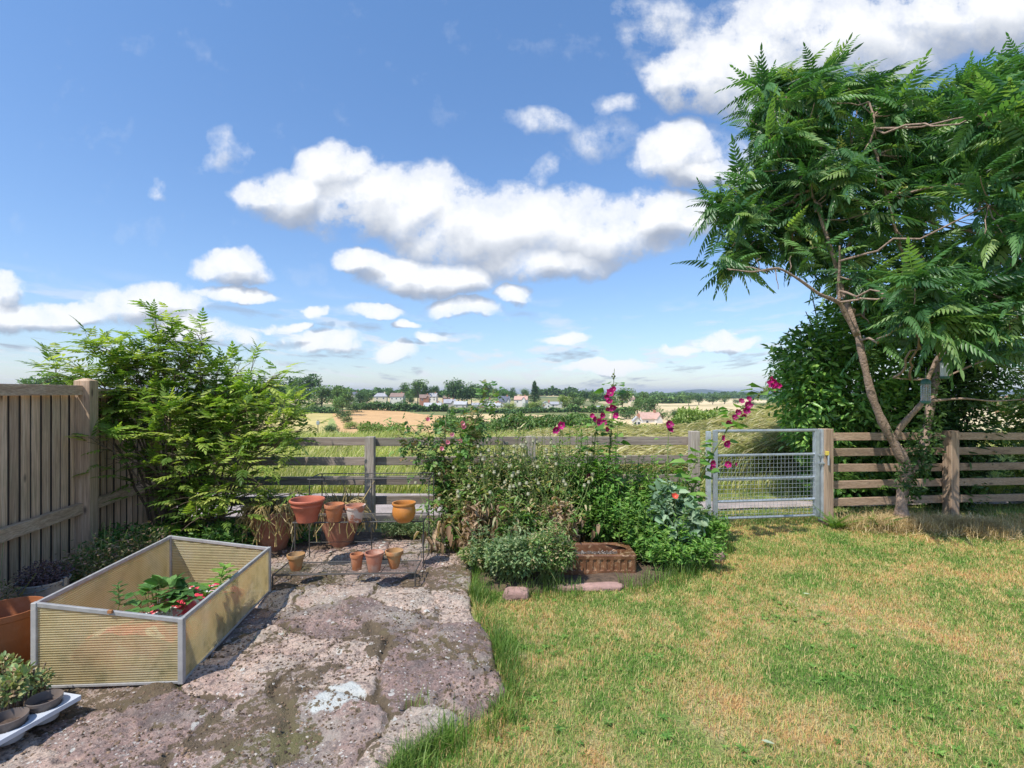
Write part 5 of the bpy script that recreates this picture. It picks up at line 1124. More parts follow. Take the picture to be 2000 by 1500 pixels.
# grey-green herb in front
def herb(c, r_, n, size, mat, label, name='herb', cat='plant', nst=120, lump=9, grp=None, T=None):
    c = np.array(c, float); o = empty(name, (c[0], c[1], 0), label, cat, grp); cc = c+rng.normal(0, .5, (lump, 3))*np.array(r_)*[1, 1, .5]; cc[:, 2] = np.maximum(cc[:, 2], .08)
    rr = np.tile(np.array(r_)*.6, (lump, 1)); leafcloud('foliage', cc, rr, n, size, mat, o, shell=.4, upb=.8, T=T)
    k = int(18+r_[0]*90); bs = np.c_[c[0]+rng.uniform(-1, 1, k)*r_[0]*1.15, c[1]+rng.uniform(-1, 1, k)*r_[1]*1.15, np.full(k, c[2]*.8)]; tp3 = bs+np.c_[rng.normal(0, .05, k), rng.normal(0, .04, k), r_[2]*rng.uniform(.7, 1.75, k)]
    q = rng.random((k, 26)); pp3 = (bs[:, None]+(tp3-bs)[:, None]*q[..., None]).reshape(-1, 3); dd3 = nrm(rng.normal(0, 1, (len(pp3), 3))*[1, 1, .4]+[0, 0, .45]); Tn = T or leafT(1, .42, .05, .15); V3, F3 = scat(Tn, frames(dd3), size*rng.uniform(.5, 1.25, len(pp3)), pp3+rng.normal(0, .006, pp3.shape)); mesh('shoots', V3, F3, mat, o, rnd=np.repeat(rng.random(len(pp3)), len(Tn[0])))
    mb = MB(); [mb.tube([a_, (a_+b_)/2, b_], .0018, 4, False) for a_, b_ in zip(bs, tp3)]; [mb.tube(curve((c[0]+rng.normal(0, r_[0]*.3), c[1]+rng.normal(0, r_[1]*.3), 0), cc[rng.integers(lump)]+rng.normal(0, .3, 3)*np.array(r_), .03, 5), .0022, 4, False) for _ in range(nst)]; mb.build('stems', m_stem, o); return o
m_marj = leafmat('grey_green', [(.07,.14,.055),(.13,.21,.085),(.23,.31,.14),(.37,.40,.21)], .25)
herb((-.03, 4.30, .20), (.27,.22,.17), 4600, .038, m_marj, 'grey-green bushy herb in full leaf in front of the bed, left of the sink trough')
herb((.30, 4.22, .20), (.15,.18,.22), 2200, .040, m_bedg, 'brighter green upright herb touching the left end of the sink trough')
herb((-.28, 4.6, .08), (.14,.16,.10), 900, .045, m_bedg, 'low light green weed between the patio and the grey-green herb')
# green undergrowth at right of bed
m_vg = leafmat('fresh_leaf', [(.07,.18,.035),(.15,.30,.06),(.28,.42,.10)], .35)
herb((1.30, 5.0, .20), (.30,.28,.22), 3600, .06, m_vg, 'fresh green leafy plant behind the right end of the sink trough')
herb((.92, 5.25, .26), (.28,.24,.28), 3400, .065, m_vg, 'fresh green leafy plant behind the middle of the sink trough')
herb((1.5, 4.66, .10), (.30,.20,.12), 2400, .05, m_vg, 'low green weeds at the front of the bed between the trough and the pink stone')
herb((1.98, 5.3, .14), (.20,.22,.14), 1400, .05, m_vg, 'green weeds at the foot of the gate hinge post')
herb((.45, 5.5, .25), (.45,.22,.26), 3600, .06, m_bedg, 'dark green undergrowth behind the seeding poppies along the fence')
herb((-.35, 5.6, .22), (.35,.18,.22), 2600, .06, m_bedg, 'dark green undergrowth behind the rose bush along the fence')
herb((-.95, 5.5, .10), (.38,.16,.09), 1800, .03, m_marj, 'low silvery mat of foliage behind the plant stand at the fence foot')
# glaucous poppy with broad wavy leaves
gp = empty('glaucous_poppy', tuple(W(1325, 4.95, 0)), 'blue-green poppy plant with wavy leaves and one coral red flower near the gate', 'plant')
cc = np.array([PP(a, b, Y) for a, b, Y in ((1290,1000,4.9),(1330,985,5),(1350,1010,4.95),(1310,1040,4.85),(1340,1050,4.85),(1300,965,5.05),(1320,1075,4.75))]); leafcloud('foliage', cc, [(.13,.13,.13)]*7, 800, .085, m_glau, gp, T=leafT(1, .55, .16, .35), shell=.5)
mb = MB(); [mb.tube(curve(W(1325+rng.uniform(-20, 20), 4.95, 0), c+rng.normal(0, .06, 3), 0, 5), .005, 5, False) for c in np.repeat(cc, 4, 0)]; t_ = PP(1318, 970, 4.85); mb.tube(curve(W(1322, 4.95, .1), t_, 0, 5), .003, 5); mb.build('stems', m_stem, gp)
flower(t_, (-.1, -.8, .5), .045, 5, m_cor, gp, m_yel, .4)
# taller mixed growth that closes the bed
for (c, r_, n, sz, m_, lab) in (((-.28,5.25,.50),(.22,.2,.42),2800,.050,m_bedg,'knee-high mixed green growth at the foot of the rose bush'),((.02,5.2,.56),(.25,.2,.48),3800,.045,m_bedg,'dense pale green growth between the rose bush and the second fence post'),((.38,5.3,.52),(.25,.2,.44),3400,.045,m_bedg,'dense pale green growth below the second fence post'),((.80,5.35,.56),(.24,.2,.50),3600,.055,m_vg,'green leafy growth around the hollyhock stems'),((1.16,5.6,.36),(.3,.2,.36),2600,.055,m_vg,'green leafy growth along the fence right of the hollyhocks'),((1.62,5.5,.36),(.25,.2,.36),2600,.055,m_vg,'green leafy growth behind the blue-green poppy'),((.10,4.85,.25),(.22,.16,.24),2000,.045,m_rose,'dark green growth just behind the grey-green herb')):
    herb(c, r_, n, sz, m_, lab, nst=70, lump=12, T=leafT(1, .36, .05, .25), grp='leafy growth in the bed')
# hollyhocks
HLT = leafT2(1, 1.0, .09, .2)
def holly(pts, Y, leaves, flowers, label, lsz=.115, buds=6, r0=.012):
    P3 = np.array([PP(a, b, Y+dy) for a, b, dy in pts]); n = len(P3); t = np.linspace(0, n-1, n*4); Q = np.stack([np.interp(t, range(n), P3[:, k]) for k in range(3)], -1); Q[1:-1] = (Q[:-2]+Q[1:-1]*2+Q[2:])/4
    o = empty('hollyhock', tuple(Q[0]), label, 'flower', 'magenta hollyhocks'); mb = MB().tube(Q, np.linspace(r0, .003, len(Q)), 6)
    pl = []; dl = []
    for _ in range(leaves):
        q = Q[int(rng.random()**1.2*len(Q)*.92)]; a = rng.uniform(0, 2*math.pi); d = np.array([math.cos(a), math.sin(a), rng.uniform(-.1, .5)]); e = q+d*rng.uniform(.03, .12); mb.tube([q, e], .002, 4, False); pl.append(e); dl.append(d*[1, 1, .3])
    for _ in range(buds*3): q = Q[int((1-rng.random()*.45)*(len(Q)-1))]+rng.normal(0, .012, 3); mb.lathe(q, [(0, -.012), (.009, -.006), (.010, .004), (0, .013)], 7)
    mb.build('stem', m_stem, o, smooth=True)
    if leaves: V, F = scat(HLT, frames(np.array(dl), roll=rng.normal(0, .3, leaves)), lsz*rng.uniform(.6, 1.2, leaves), np.array(pl)); mesh('leaves', V, [tuple(dict.fromkeys(f)) for f in F.tolist()], m_vg, o, rnd=np.repeat(rng.random(leaves), len(HLT[0])))
    for a, b, r_ in flowers: flower(PP(a, b, Y-.06), (rng.normal(0, .45), -1, rng.normal(.1, .25)), r_*1.45, 6, m_mag, o, m_yel, .3)
holly([(1168,1040,0),(1180,950,0),(1192,870,0),(1196,800,.05),(1200,720,.05)], 5.35, 60, [(1194,768,.042),(1190,785,.03),(1197,795,.034),(1186,800,.026),(1177,812,.028),(1190,922,.03),(1186,775,.026),(1200,760,.028),(1178,826,.03),(1203,812,.03),(1184,838,.026)], 'tallest hollyhock with a bare budding tip in the middle of the bed', buds=16)
holly([(1160,1040,0),(1158,950,0),(1160,880,0),(1168,800,0)], 5.3, 46, [(1168,825,.036),(1160,818,.026),(1156,812,.024),(1152,932,.036),(1154,928,.03)], 'hollyhock just left of the tallest one with a flower cluster at the fence top height')
holly([(1110,1040,0),(1100,940,0),(1092,870,0),(1095,828,0)], 5.25, 24, [(1086,839,.036),(1096,831,.034)], 'short hollyhock with a pair of flowers between the second fence post and the tallest stem', .08)
holly([(1310,1040,0),(1305,960,0),(1304,890,0),(1306,835,0)], 5.5, 18, [(1306,829,.042),(1307,838,.038)], 'slender hollyhock with one large flower just above the fence, left of the gate', .08, 2)
holly([(1335,1040,0),(1350,960,0),(1390,890,0),(1425,830,0),(1450,795,0),(1485,770,0),(1512,745,0)], 5.3, 54, [(1512,748,.045),(1508,757,.035),(1460,792,.036),(1457,802,.034),(1440,805,.03),(1452,812,.028),(1421,826,.03),(1428,829,.024),(1418,865,.038),(1390,903,.028),(1391,912,.028),(1423,906,.034),(1436,906,.018),(1504,742,.03),(1520,752,.028),(1447,784,.026),(1433,816,.03),(1462,780,.024),(1410,855,.028)], 'hollyhock leaning far to the right over the gate towards the evergreen bush', .13, 14, .012)
holly([(1320,1040,0),(1330,970,0),(1345,930,0),(1360,900,0),(1385,880,0)], 5.2, 44, [(1392,906,.024)], 'leafy hollyhock with large pale green leaves in front of the gate hinge post', .15, 4)
n = 700; x = rng.uniform(-.4, 7, n*3); y = 2.0+rng.random(n*3)**1.3*4.0; ok = (polyd(x, y, poly) < -.03) & (polyd(x, y, bed) < -.03) & in_fov(x, y) & (fbm(x*1.6, y*1.6, 88) > .5); x, y = x[ok][:n], y[ok][:n]; n = len(x); k = 6
a = np.tile(np.arange(k)*2*math.pi/k, n)+np.repeat(rng.random(n)*6, k); d = np.stack([np.cos(a), np.sin(a), rng.uniform(.05, .5, n*k)], -1); V, F = scat(leafT(1, .42, .06, .15), frames(d), np.repeat(rng.uniform(.012, .034, n), k), np.repeat(np.c_[x, y, LZ(x, y)+.012], k, 0))
tag(mesh('lawn_weeds', V, F, m_vg, rnd=np.repeat(rng.random(n*k), 5)), 'small clover and broad-leaved weeds dotted through the lawn', 'weeds', kind='stuff')
# debris and small plants on the lawn
fern(G(1553, 1182)+[0, 0, -.04], 12, .07, 'small bright green rosette weed alone on the open lawn', m_lime, 'lawn_weed', 'plant', T=leafT(1, .3, .03, .1), el=(.1, .9))
for px, py, lab in ((1487,1443,'pale green fallen leaf lying on the lawn near the bottom of the photo'),(1568,1157,'tiny pale fallen leaf on the lawn behind the small weed')):
    V, F = scat(leafT2(1, .4, .03, .02), frames(np.array([[1, -.6, .05]])), .055, [G(px, py)+[0, 0, -.005]]); tag(mesh('fallen_leaf', V, [tuple(dict.fromkeys(f)) for f in F.tolist()], leafmat('fallen', [(.4,.48,.3),(.5,.55,.4)], .2), rnd=np.full(len(V), .5), loc=tuple(G(px, py))), lab, 'leaf')
x = []; 
for px, py, n, s in ((880,1430,60,.10),(820,1380,14,.12),(905,1400,10,.10),(545,1240,26,.05),(320,1345,30,.04),(435,1320,12,.04),(530,1115,30,.05),(840,1070,70,.07),(900,1085,60,.07),(700,1390,6,.06),(500,1075,60,.10),(560,1060,50,.08),(760,1050,70,.07)):
    g_ = G(px, py); x.append(np.c_[rng.normal(g_[0], .05, n), rng.normal(g_[1], .04, n), np.full(n, s)])
x = np.concatenate(x); blades('patio_weeds', x[:, 0], x[:, 1], np.full(len(x), -.02), x[:, 2]*rng.uniform(.5, 1.4, len(x)), np.full(len(x), .0035), m_long, lean=.8, label='tufts of grass and weeds growing from the cracks of the stone patio')
# ================================================================== FAR TREES, HEDGES AND THE VILLAGE
m_far = [leafmat('far_crown_dark', [(.030,.065,.022),(.055,.105,.032),(.09,.15,.045)], .15, .8, nscale=.25, namt=.3, gain=1.7),
         leafmat('far_crown_mid', [(.050,.095,.026),(.085,.145,.038),(.13,.20,.055)], .15, .8, nscale=.25, namt=.3, gain=1.6),
         leafmat('far_crown_light', [(.11,.17,.035),(.19,.26,.055),(.27,.33,.08)], .2, .8, nscale=.25, namt=.25, gain=1.3)]
m_ftr = simple('far_trunk', (.12, .095, .07), .95, bump=0)
def tree_proto(kind, seed):
    r_ = np.random.default_rng(seed); parts = []
    if kind == 'conifer': cen = [(0, 0, z) for z in np.linspace(.2, .95, 9)]; rad = [(.22*(1.05-z), .22*(1.05-z), .1) for z in np.linspace(.2, .95, 9)]
    else:
        k = 15; a = r_.uniform(0, 2*math.pi, k); q = r_.uniform(.05, .30, k); z = r_.uniform(.34, .84, k); cen = np.c_[np.cos(a)*q, np.sin(a)*q, z].tolist(); s = .19 if kind == 'round' else .13; rad = [(s*(1.15-abs(zz-.55)), s*(1.15-abs(zz-.55)), s*.8) for zz in z]
        if kind == 'bush': cen = [(x*1.4, y*1.4, zz*.75-.05) for x, y, zz in cen]; rad = [(.22, .22, .2)]*k
    n = 1500; cen = np.array(cen); rad = np.array(rad); i = r_.integers(0, len(cen), n); d = nrm(r_.normal(size=(n, 3))); p = cen[i]+d*rad[i]*(r_.random((n, 1))**.3); p[:, 2] = np.maximum(p[:, 2], .02)
    V, F = scat(leafT(1, .8, .1, .2), frames(nrm(d+r_.normal(0, .7, (n, 3)))), .055*r_.uniform(.6, 1.3, n), p)
    mb = MB(); mb.tube([(0, 0, -.02), (.01, 0, .3), (0, 0, .6)], [.022, .018, .006], 6)
    for c in cen[:8]: mb.tube([(0, 0, .28), tuple(c)], [.012, .004], 4)
    return V, F, np.repeat(r_.random(n), 5), mb
PROTO = {}
def far_tree(px, Y, h, kind, tone, label, group, wr=1.0, name=None):
    key = (kind, tone, (int(px)*7+int(Y)) % 3)
    x = (px-1000)/1000*Y; z = float(TZ(x, Y))-.3
    if key not in PROTO:
        V, F, r, mb = tree_proto(kind, hash(kind) % 97 if False else {'round': 11, 'airy': 23, 'conifer': 37, 'bush': 51}[kind]+key[2]*5)
        rt_ = empty(name or ('field_bush' if kind == 'bush' else 'far_tree'), (0, 0, 0), label, 'tree'); mesh('crown', V, F, m_far[tone], rt_, rnd=r); mb.build('trunk', m_ftr, rt_); PROTO[key] = rt_; o = rt_
    else: o = copy_tree(PROTO[key]); o.name = name or ('field_bush' if kind == 'bush' else 'far_tree')
    o.location = (x, Y, z); o.scale = (h*wr, h*wr, h); o.rotation_euler = (0, 0, (px*1.7) % 6.28)
    o['label'] = label; o['category'] = 'bush' if kind == 'bush' else 'tree'; o['group'] = group
    return o
def hz(py, Y): return CH-(py-768)/1000*Y
def T(px, Y, top, kind, tone, label, group, wr=1.0):
    x = (px-1000)/1000*Y; far_tree(px, Y, max(1.5, (hz(top, Y)-float(TZ(x, Y))+.3)*(1.22 if kind == 'round' else 1.05)), kind, tone, label, group, wr)
g1_ = 'trees of the wood on the left above the yellow field'
for px, Y, top, k, t, l, w in ((540,345,752,'round',0,'dark tree of the left wood half hidden by the lance-leaf shrub',1),(562,350,744,'round',0,'second dark tree of the left wood behind the tip of the shrub',1),(585,345,748,'round',1,'mid-green tree in the left wood beside the two tallest ones',.9),(603,355,740,'round',0,'tallest dark rounded tree of the left wood',1),(628,300,760,'round',1,'broad bright tree in front of the left wood at the edge of the yellow field',1.15),(655,318,752,'airy',1,'open-crowned tree on the right shoulder of the left wood',1.25),(678,330,764,'airy',0,'thin tree at the right end of the left wood',.9),(612,290,785,'bush',1,'low bush under the left wood at the top of the yellow field',1.2),(690,300,780,'bush',0,'dark low bush where the left wood meets the orange field',1.3)):
    T(px, Y, top, k, t, l, g1_, w)
g2_ = 'bushes in the hedge between the yellow and the orange field'
for px, Y, top, k, t, l, w in ((669,270,766,'round',1,'bright round-headed tree in the hedge between the yellow and orange fields',.95),(672,235,793,'bush',0,'dark bush just below the round-headed hedge tree',1.3),(677,205,808,'bush',1,'small bush lower down the hedge between the two fields',1.2),(684,175,818,'bush',2,'bright green bush at the bottom of the hedge between the two fields',1.5)):
    T(px, Y, top, k, t, l, g2_, w)
T(644,150,822,'bush',0,'small dark bush alone in the yellow field','bushes in the fields',1.3)
g3_ = 'trees around the village on the hill'
for px, Y, top, k, t, l, w in ((702,380,766,'round',0,'dark tree between the long dark roof and the cream houses',1),(716,400,770,'round',1,'mid-green tree left of the cream houses',1),(730,360,779,'bush',2,'light green garden bush below the cream houses',1.2),(742,350,780,'bush',1,'garden bush in front of the cream house',1.2),(761,520,760,'round',0,'small dark tree rising behind the cream houses',.8),(770,345,782,'bush',1,'green bush in front of the white gabled house',1.3),(784,340,776,'bush',0,'dark bush right of the white gabled house',1.2),(790,450,753,'round',0,'small round dark tree on the skyline left of the big domed tree',.75),(800,400,770,'round',1,'tree between the white gabled house and the brick house',.9),(816,430,748,'round',1,'big domed tree on the skyline behind the brick house',1.1),(833,440,753,'airy',0,'flat-topped dark tree on the skyline right of the domed tree',1.1),(850,440,753,'airy',0,'second flat-topped dark tree above the village roofs',1.1),(806,335,788,'bush',1,'bush below the brick house at the top of the orange field',1.3),(822,330,793,'bush',2,'light green hedge bush at the top of the orange field',1.4),(848,326,798,'bush',0,'dark hedge bush in front of the grey roofed houses',1.4),(868,322,799,'bush',0,'dark hedge bush right of the grey roofed houses',1.4),(886,400,746,'round',0,'tallest dark tree on the skyline left of the tall rose stem',.95),(903,405,749,'round',0,'broad dark skyline tree just left of the tall rose stem',1.1),(921,410,752,'round',0,'dark skyline tree touching the tall rose stem',1),(946,420,755,'round',0,'dark tree behind the tall rose stem',1),(885,345,790,'bush',1,'garden bush among the grey houses',1.2),(905,340,793,'bush',1,'garden bush below the grey houses',1.2),(965,480,760,'round',1,'mid-green tree right of the tall rose stem',1),(985,380,768,'round',0,'dark tree beside the slate roofed house',.9),(996,330,780,'bush',2,'light green bush between the slate roofed and the pink roofed house',1.3),(1002,480,760,'round',0,'dark tree left of the pink roofed house',1),(1026,470,761,'round',1,'tree right behind the pink roofed house',1),(1044,440,749,'conifer',0,'tall pointed conifer on the skyline',1.5),(1035,340,780,'bush',1,'bush right of the pink roofed house',1.4),(1048,335,778,'bush',2,'yellow-green bush below the tall conifer',1.3),(1020,320,791,'bush',1,'low bush below the pink roofed house',1.5),(1103,320,776,'round',2,'yellow-green round tree right of the white roofed houses',1.15),(1125,330,771,'round',1,'grey-green round tree right of the yellow-green one',1.2),(1138,430,764,'round',0,'dark tree on the skyline behind the grey-green tree',1.2),(1160,420,768,'round',1,'mid-green tree left of the tallest hollyhock',1.2),(1215,340,765,'round',1,'large olive green tree right of the tallest hollyhock',1.2),(1235,430,767,'round',0,'dark tree on the skyline behind the olive tree',1.3),(1252,440,769,'round',1,'tree on the skyline right of the olive tree',1.2),(1245,290,780,'round',1,'broad tree above the valley house',1.2),(1268,270,781,'round',0,'dark broad tree above the valley house',1.2),(1224,250,797,'bush',0,'dark bush left of the valley house',1.6),(1283,240,793,'bush',1,'bush right of the valley house',1.6),(1318,260,794,'bush',0,'dark purple-green bush in the wheat',1),(1342,150,800,'bush',2,'large yellow-green willow bush right of the single hollyhock flower',1.4),(1366,120,806,'bush',1,'rounded bush at the right of the willow bush',1.3),(1365,560,771,'round',0,'dark tree in the line beyond the wheat field',1.5),(1392,600,773,'round',0,'dark tree in the middle of the line beyond the wheat field',1.7),(1415,620,774,'round',1,'tree at the right of the line beyond the wheat field',1.7),(1345,540,775,'round',1,'tree at the left of the line beyond the wheat field',1.6),(1440,640,777,'bush',0,'low dark bush at the end of the tree line',1.6),(1470,500,780,'bush',1,'bush beyond the wheat near the evergreen bush',2),(1490,480,783,'bush',1,'last bush beyond the wheat beside the evergreen bush',2)):
    T(px, Y, top, k, t, l, g3_, w)
for px, Y, top, l in ((82,240,744,'treetop just above the board fence, left one'),(102,245,742,'treetop just above the board fence, middle one'),(122,250,746,'treetop just above the board fence beside the post'),(62,250,750,'faint treetop furthest left above the board fence')): T(px, Y, top, 'round', 1, l, 'treetops above the board fence')
for px, Y, top, l in ((1930,300,775,'green tree beyond the brown fence right of the dark shrub'),(1965,280,780,'green bushy tree beyond the brown fence near the right edge'),(1900,350,772,'tree beyond the fence seen under the leaning tree'),(1995,320,772,'tree beyond the fence at the right edge of the photo')): T(px, Y, top, 'round', 1, l, 'trees beyond the brown fence', 1.3)
# distant woods: one mass each
def mass(name, pxs, Y0, Y1, h, n, mat, label, size=2.2, kind='stuff', cat='wood', z0=None):
    px = rng.uniform(pxs[0], pxs[1], n); Y = rng.uniform(Y0, Y1, n); x = (px-1000)/1000*Y; hh = h*(.45+.6*vn(px/11.0, Y*0+1, 3)+.3*vn(px/4.0, Y*0+1, 4))
    z = TZ(x, Y)+rng.random(n)**.7*hh; V, F = scat(leafT(1, .9, .1, .2), frames(rdirs(n)), size*rng.uniform(.6, 1.3, n), np.c_[x, Y, z])
    o = mesh(name, V, F, mat, rnd=np.repeat(rng.random(n), 5)); return tag(o, label, cat, kind=kind)
mass('distant_wood', (1045, 1200), 700, 760, 11, 5000, m_far[0], 'far dark line of woodland on the horizon behind the village', 3)
mass('distant_wood', (640, 1000), 560, 640, 8, 7000, m_far[0], 'dark woodland filling the skyline behind the village houses', 3)
mass('distant_wood', (1240, 1560), 1100, 1300, 12, 6000, m_far[0], 'thin dark woodland line below the blue hills', 4.5)
mass('distant_wood', (1240, 1340), 640, 700, 9, 3000, m_far[1], 'woodland band right of the olive tree under the hills', 3)
mass('distant_wood', (1500, 2100), 500, 560, 9, 7000, m_far[1], 'woodland line glimpsed under the leaning tree', 3)
mass('distant_wood', (380, 560), 360, 400, 16, 5000, m_far[0], 'dark wood behind the lance-leaf shrub', 2.5)
mass('field_hedge', (690, 875), 318, 326, 4.5, 5000, m_far[0], 'hedge between the orange field and the village gardens', 1.2, cat='hedge')
mass('field_hedge', (875, 1110), 296, 304, 2.6, 4000, m_far[0], 'low hedge between the pale wheat field and the village', 1.0, cat='hedge')
mass('field_hedge', (1110, 1240), 300, 310, 4, 3000, m_far[1], 'hedge right of the white roofed houses', 1.2, cat='hedge')
mass('field_hedge', (545, 660), 285, 300, 3, 2500, m_far[0], 'shaded hedge at the top of the yellow field', 1.2, cat='hedge')
# near hedge below the bank (its top only just shows over the meadow)
def near_hedge(pts, Y, n, mat, label):
    a = np.array(pts); px = rng.uniform(a[0, 0], a[-1, 0], n); top = np.interp(px, a[:, 0], a[:, 1])+(vn(px/16, px*0, 5)-.5)*6+(vn(px/5, px*0, 6)-.5)*3; YY = Y+rng.normal(0, 1.3, n); x = (px-1000)/1000*YY
    zt = CH-(top-768)/1000*Y; zb = TZ(x, YY); z = zb+(zt-zb)*np.sqrt(rng.random(n)); V, F = scat(leafT(1, .5, .08, .2), frames(rdirs(n)), .20*rng.uniform(.6, 1.4, n), np.c_[x, YY, z])
    tag(mesh('field_hedge', V, F, mat, rnd=np.repeat(rng.random(n), 5)), label, 'hedge')
m_nh = leafmat('hedge_leaf', [(.05,.11,.035),(.10,.18,.05),(.20,.28,.08)], .2, .7, nscale=.5); m_nh2 = leafmat('hedge_leaf_light', [(.10,.17,.04),(.18,.26,.06),(.28,.34,.10)], .25, .7, nscale=.5)
near_hedge([(700,832),(720,827),(760,832),(790,828)], 38, 3600, m_nh2, 'light green scrub below the orange field seen over the meadow')
near_hedge([(850,824),(880,812),(930,822),(960,828),(985,812),(1015,806),(1050,815),(1090,812),(1140,806),(1160,820),(1195,826)], 34, 17000, m_nh, 'dark green hedge in front of the pale wheat field behind the flower bed')
near_hedge([(1190,830),(1215,826),(1232,835),(1295,836),(1312,818),(1330,800),(1370,804),(1400,800),(1440,808),(1480,800),(1520,800),(1580,790)], 30, 16000, m_nh2, 'shaggy green hedge behind the tall grass near the gate')
# ---------------- houses
def wallmat(n, c): return simple(n, c, .9, .4, .08, .0, obj=False)
mw = {'white': wallmat('white_render', (.62,.60,.56)), 'cream': wallmat('cream_render', (.66,.58,.44)), 'brick': wallmat('red_brick', (.42,.20,.13)), 'stone': wallmat('grey_stone', (.45,.42,.38))}
mr = {'grey': simple('grey_slates', (.34,.34,.36), .7, .8, .15, 0, obj=False), 'slate': simple('dark_slates', (.12,.13,.17), .6, .8, .15, 0, obj=False), 'brown': simple('brown_tiles', (.25,.17,.14), .8, .8, .15, 0, obj=False), 'pink': simple('pink_tiles', (.52,.33,.26), .8, .8, .15, 0, obj=False), 'pale': simple('pale_slates', (.42,.42,.43), .7, .8, .12, 0, obj=False)}
m_win = simple('window_glass', (.05,.06,.08), .15, bump=0); m_wf = simple('window_frame', (.75,.75,.74), .5, bump=0)
def house(px, base, top, wpx, Y, wall, roof, label, rot=0.0, gable=False, hip=False, wing=False):
    x = (px-1000)/1000*Y; zb = hz(base, Y); zt = hz(top, Y); w = wpx/1000*Y; H = zt-zb; d = min(w*.7, 9); wh = H*.56
    o = empty('house', (x, Y, zb), label, 'house', 'village houses'); zg = float(TZ(x, Y))-1.5; zlow = min(0, zg-zb)
    def loc(v): return np.array(v)+np.array([x, Y, zb])
    mb = MB(); v = [(-w/2, -d/2), (w/2, -d/2), (w/2, d/2), (-w/2, d/2)]; V = [loc((a, b, zlow)) for a, b in v]+[loc((a, b, wh)) for a, b in v]; F = [(0,1,5,4),(1,2,6,5),(2,3,7,6),(3,0,4,7)]
    if gable: V += [loc((0, -d/2, H)), loc((0, d/2, H))]; F += [(4,5,8),(6,7,9)]
    elif not hip: V += [loc((-w/2, 0, H)), loc((w/2, 0, H))]; F += [(7,4,8),(5,6,9)]
    mb.add(V, F, .5); mb.build('wall', mw[wall], o)
    e = .35; hp_ = w*.22 if hip else -e; mb = MB(); t_ = .22
    if gable: R_ = [(-w/2-e, -d/2-e, wh-.2), (0, -d/2-e, H), (0, d/2+e, H), (-w/2-e, d/2+e, wh-.2), (w/2+e, -d/2-e, wh-.2), (w/2+e, d/2+e, wh-.2)]; fc = [(0,1,2,3),(1,4,5,2)]
    else: R_ = [(-w/2-e, -d/2-e, wh-.2), (w/2+e, -d/2-e, wh-.2), (w/2-hp_, 0, H), (-w/2+hp_, 0, H), (-w/2-e, d/2+e, wh-.2), (w/2+e, d/2+e, wh-.2)]; fc = [(0,1,2,3),(5,4,3,2)]+([(0,3,4),(1,5,2)] if hip else [])
    n = len(R_); mb.add([loc(p) for p in R_]+[loc((p[0], p[1], p[2]+t_)) for p in R_], fc+[tuple(i+n for i in f) for f in fc]+([(0,1,1+n,n),(1,2,2+n,1+n),(2,3,3+n,2+n),(0,n,3+n,3),(4,5,5+n,4+n),(5,2,2+n,5+n),(4,4+n,3+n,3)] if not gable else [(0,1,1+n,n),(1,4,4+n,1+n),(0,n,3+n,3),(4,5,5+n,4+n)]), .5)
    rf = mb.build('roof', mr[roof], o)
    cx = w*.3; MB().box(tuple(loc((cx-.5, -.4, H-1.6 if not hip else wh))), tuple(loc((cx+.5, .4, H+1.1)))).build('chimney', mw['brick'] if wall != 'cream' else mw['cream'], rf)
    k = max(2, int(w/3.2)); rows_ = 2 if wh > 3.6 else 1
    for r_ in range(rows_):
        for i in range(k):
            cx = -w/2+w*(i+.5)/k; cz = wh*(.30 if rows_ == 2 and r_ == 0 else (.74 if rows_ == 2 else .55)); f = MB().box(tuple(loc((cx-.62, -d/2-.06, cz-.62))), tuple(loc((cx+.62, -d/2+.02, cz+.62)))).build('window', m_wf, o); MB().box(tuple(loc((cx-.5, -d/2-.09, cz-.5))), tuple(loc((cx+.5, -d/2-.065, cz+.5)))).build('pane', m_win, f)
    if wing:
        a, b = w*.12, w*.40; V = [loc((a, -d/2-2.4, zlow)), loc((b, -d/2-2.4, zlow)), loc((b, -d/2+.3, zlow)), loc((a, -d/2+.3, zlow)), loc((a, -d/2-2.4, wh*.95)), loc((b, -d/2-2.4, wh*.95)), loc((b, -d/2+.3, wh*.95)), loc((a, -d/2+.3, wh*.95)), loc(((a+b)/2, -d/2-2.4, H*.86)), loc(((a+b)/2, -d/2+1.6, H*.86))]
        MB().add(V, [(0,1,5,8,4),(1,2,6,5),(3,0,4,7)], .5).build('gable_wing', mw[wall], o)
        MB().add([V[4]+[-.3, -.3, 0], V[8]+[0, -.3, .15], V[9]+[0, 0, .15], V[7]+[-.3, 0, 0], V[5]+[.3, -.3, 0], V[6]+[.3, 0, 0]], [(0,1,2,3),(1,4,5,2)], .5).build('wing_roof', mr[roof], o)
    o.rotation_euler = (0, 0, rot)
    return o
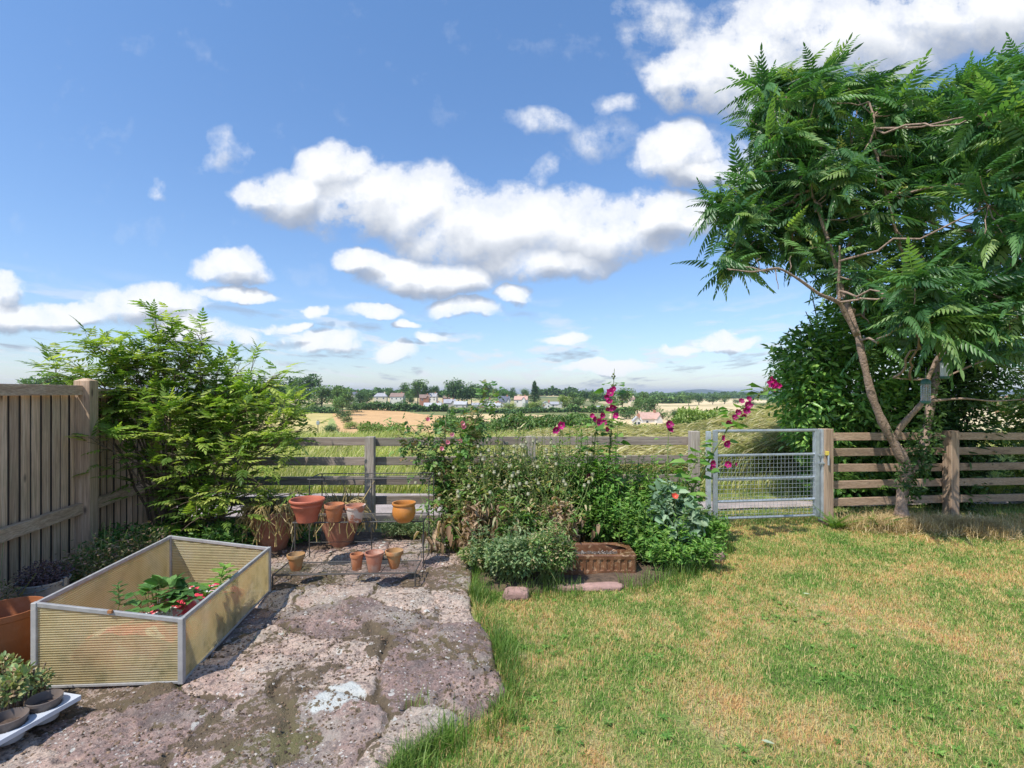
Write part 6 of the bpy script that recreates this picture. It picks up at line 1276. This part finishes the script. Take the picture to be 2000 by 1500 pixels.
for a in ((691,776,766,22,430,'stone','slate','long low building with a dark roof right of the left wood',.1),
 (744,782,768,24,400,'cream','grey','cream hipped-roof house at the left end of the village',.1,False,True),
 (777,783,768,26,405,'white','brown','white house with brown roof right of the cream one',-.1),
 (829,785,771,19,400,'brick','brown','red brick house with brown roof',.25,False,False,True),
 (846,783,768,16,430,'white','grey','white house partly behind the red brick house',-.2),
 (845,802,787,32,345,'stone','pale','long pale roofed house at the edge of the orange field',.1,False,False,True),
 (857,795,783,14,372,'cream','pale','cream gabled house above the long pale roof',0,True),
 (878,796,780,22,380,'stone','grey','grey house with gabled wing in the village middle',.15,False,False,True),
 (872,783,773,14,440,'brick','brown','brick house glimpsed behind the grey roofs',0),
 (900,797,784,24,370,'stone','pale','pale roofed house left of the tall rose stem',-.1),
 (935,801,787,26,360,'stone','grey','grey roofed house behind the tall rose stem',.1),
 (952,792,778,16,400,'white','grey','white gabled house right behind the tall rose stem',0,True),
 (966,799,786,24,365,'white','pale','low white house right of the tall rose stem',0,),
 (984,797,774,22,375,'white','slate','white house with steep dark slate roof',.2,False,False,True),
 (1018,789,774,25,380,'white','pink','white house with pink tiled roof',-.15,False,False,True),
 (1066,797,784,20,355,'white','pale','white house with pale roof, left one of the pair below the conifer',0,True),
 (1085,795,785,24,365,'white','grey','white house with grey roof, right one of the pair below the conifer',.1,False,False,True),
 (1058,801,793,14,340,'white','grey','small white outbuilding below the white pair',0),
 (1174,803,793,16,330,'stone','grey','grey roofed building left of the tallest hollyhock',0),
 (1233,785,776,12,390,'cream','brown','small pale building between the olive tree and the valley trees',0),
 (1267,831,806,40,215,'white','pink','pink roofed house low in the valley above the fence',.2,False,False,True),
 (1243,832,814,14,205,'white','pale','white gabled barn beside the pink roofed valley house',0,True),
 (1960,790,776,20,330,'brick','pink','red roofed house seen under the leaning tree at the right',0)):
    house(*a)
# small pole in the yellow field
q = W(621, 60, float(TZ(-.379*60, 60))); o = empty('field_pole', tuple(q), 'thin wooden pole with a small box standing in the yellow field', 'pole')
MB().tube([q, q+[0, 0, 3.95]], .05, 8).build('pole', m_ftr, o); MB().box(tuple(q+[-.16, -.1, 3.4]), tuple(q+[.16, .1, 3.8])).build('box', m_galv, o, bevel=.02)
# ---------------- air
hzm = bpy.data.materials.new('haze'); hzm.use_nodes = True; nt = hzm.node_tree; nt.nodes.clear()
v = nd(nt, 'ShaderNodeVolumePrincipled', Color=(.74, .83, 1, 1), Density=.00013, Anisotropy=.2); ho = nt.nodes.new('ShaderNodeOutputMaterial'); nt.links.new(v.outputs[0], ho.inputs['Volume'])
mb = MB().box((-16000, -70, -140), (16000, 12500, 75), .5); hb = mb.build('haze', hzm); tag(hb, 'thin blue summer haze over the far fields', 'haze', kind='stuff')
for m in bpy.data.meshes: m.update()
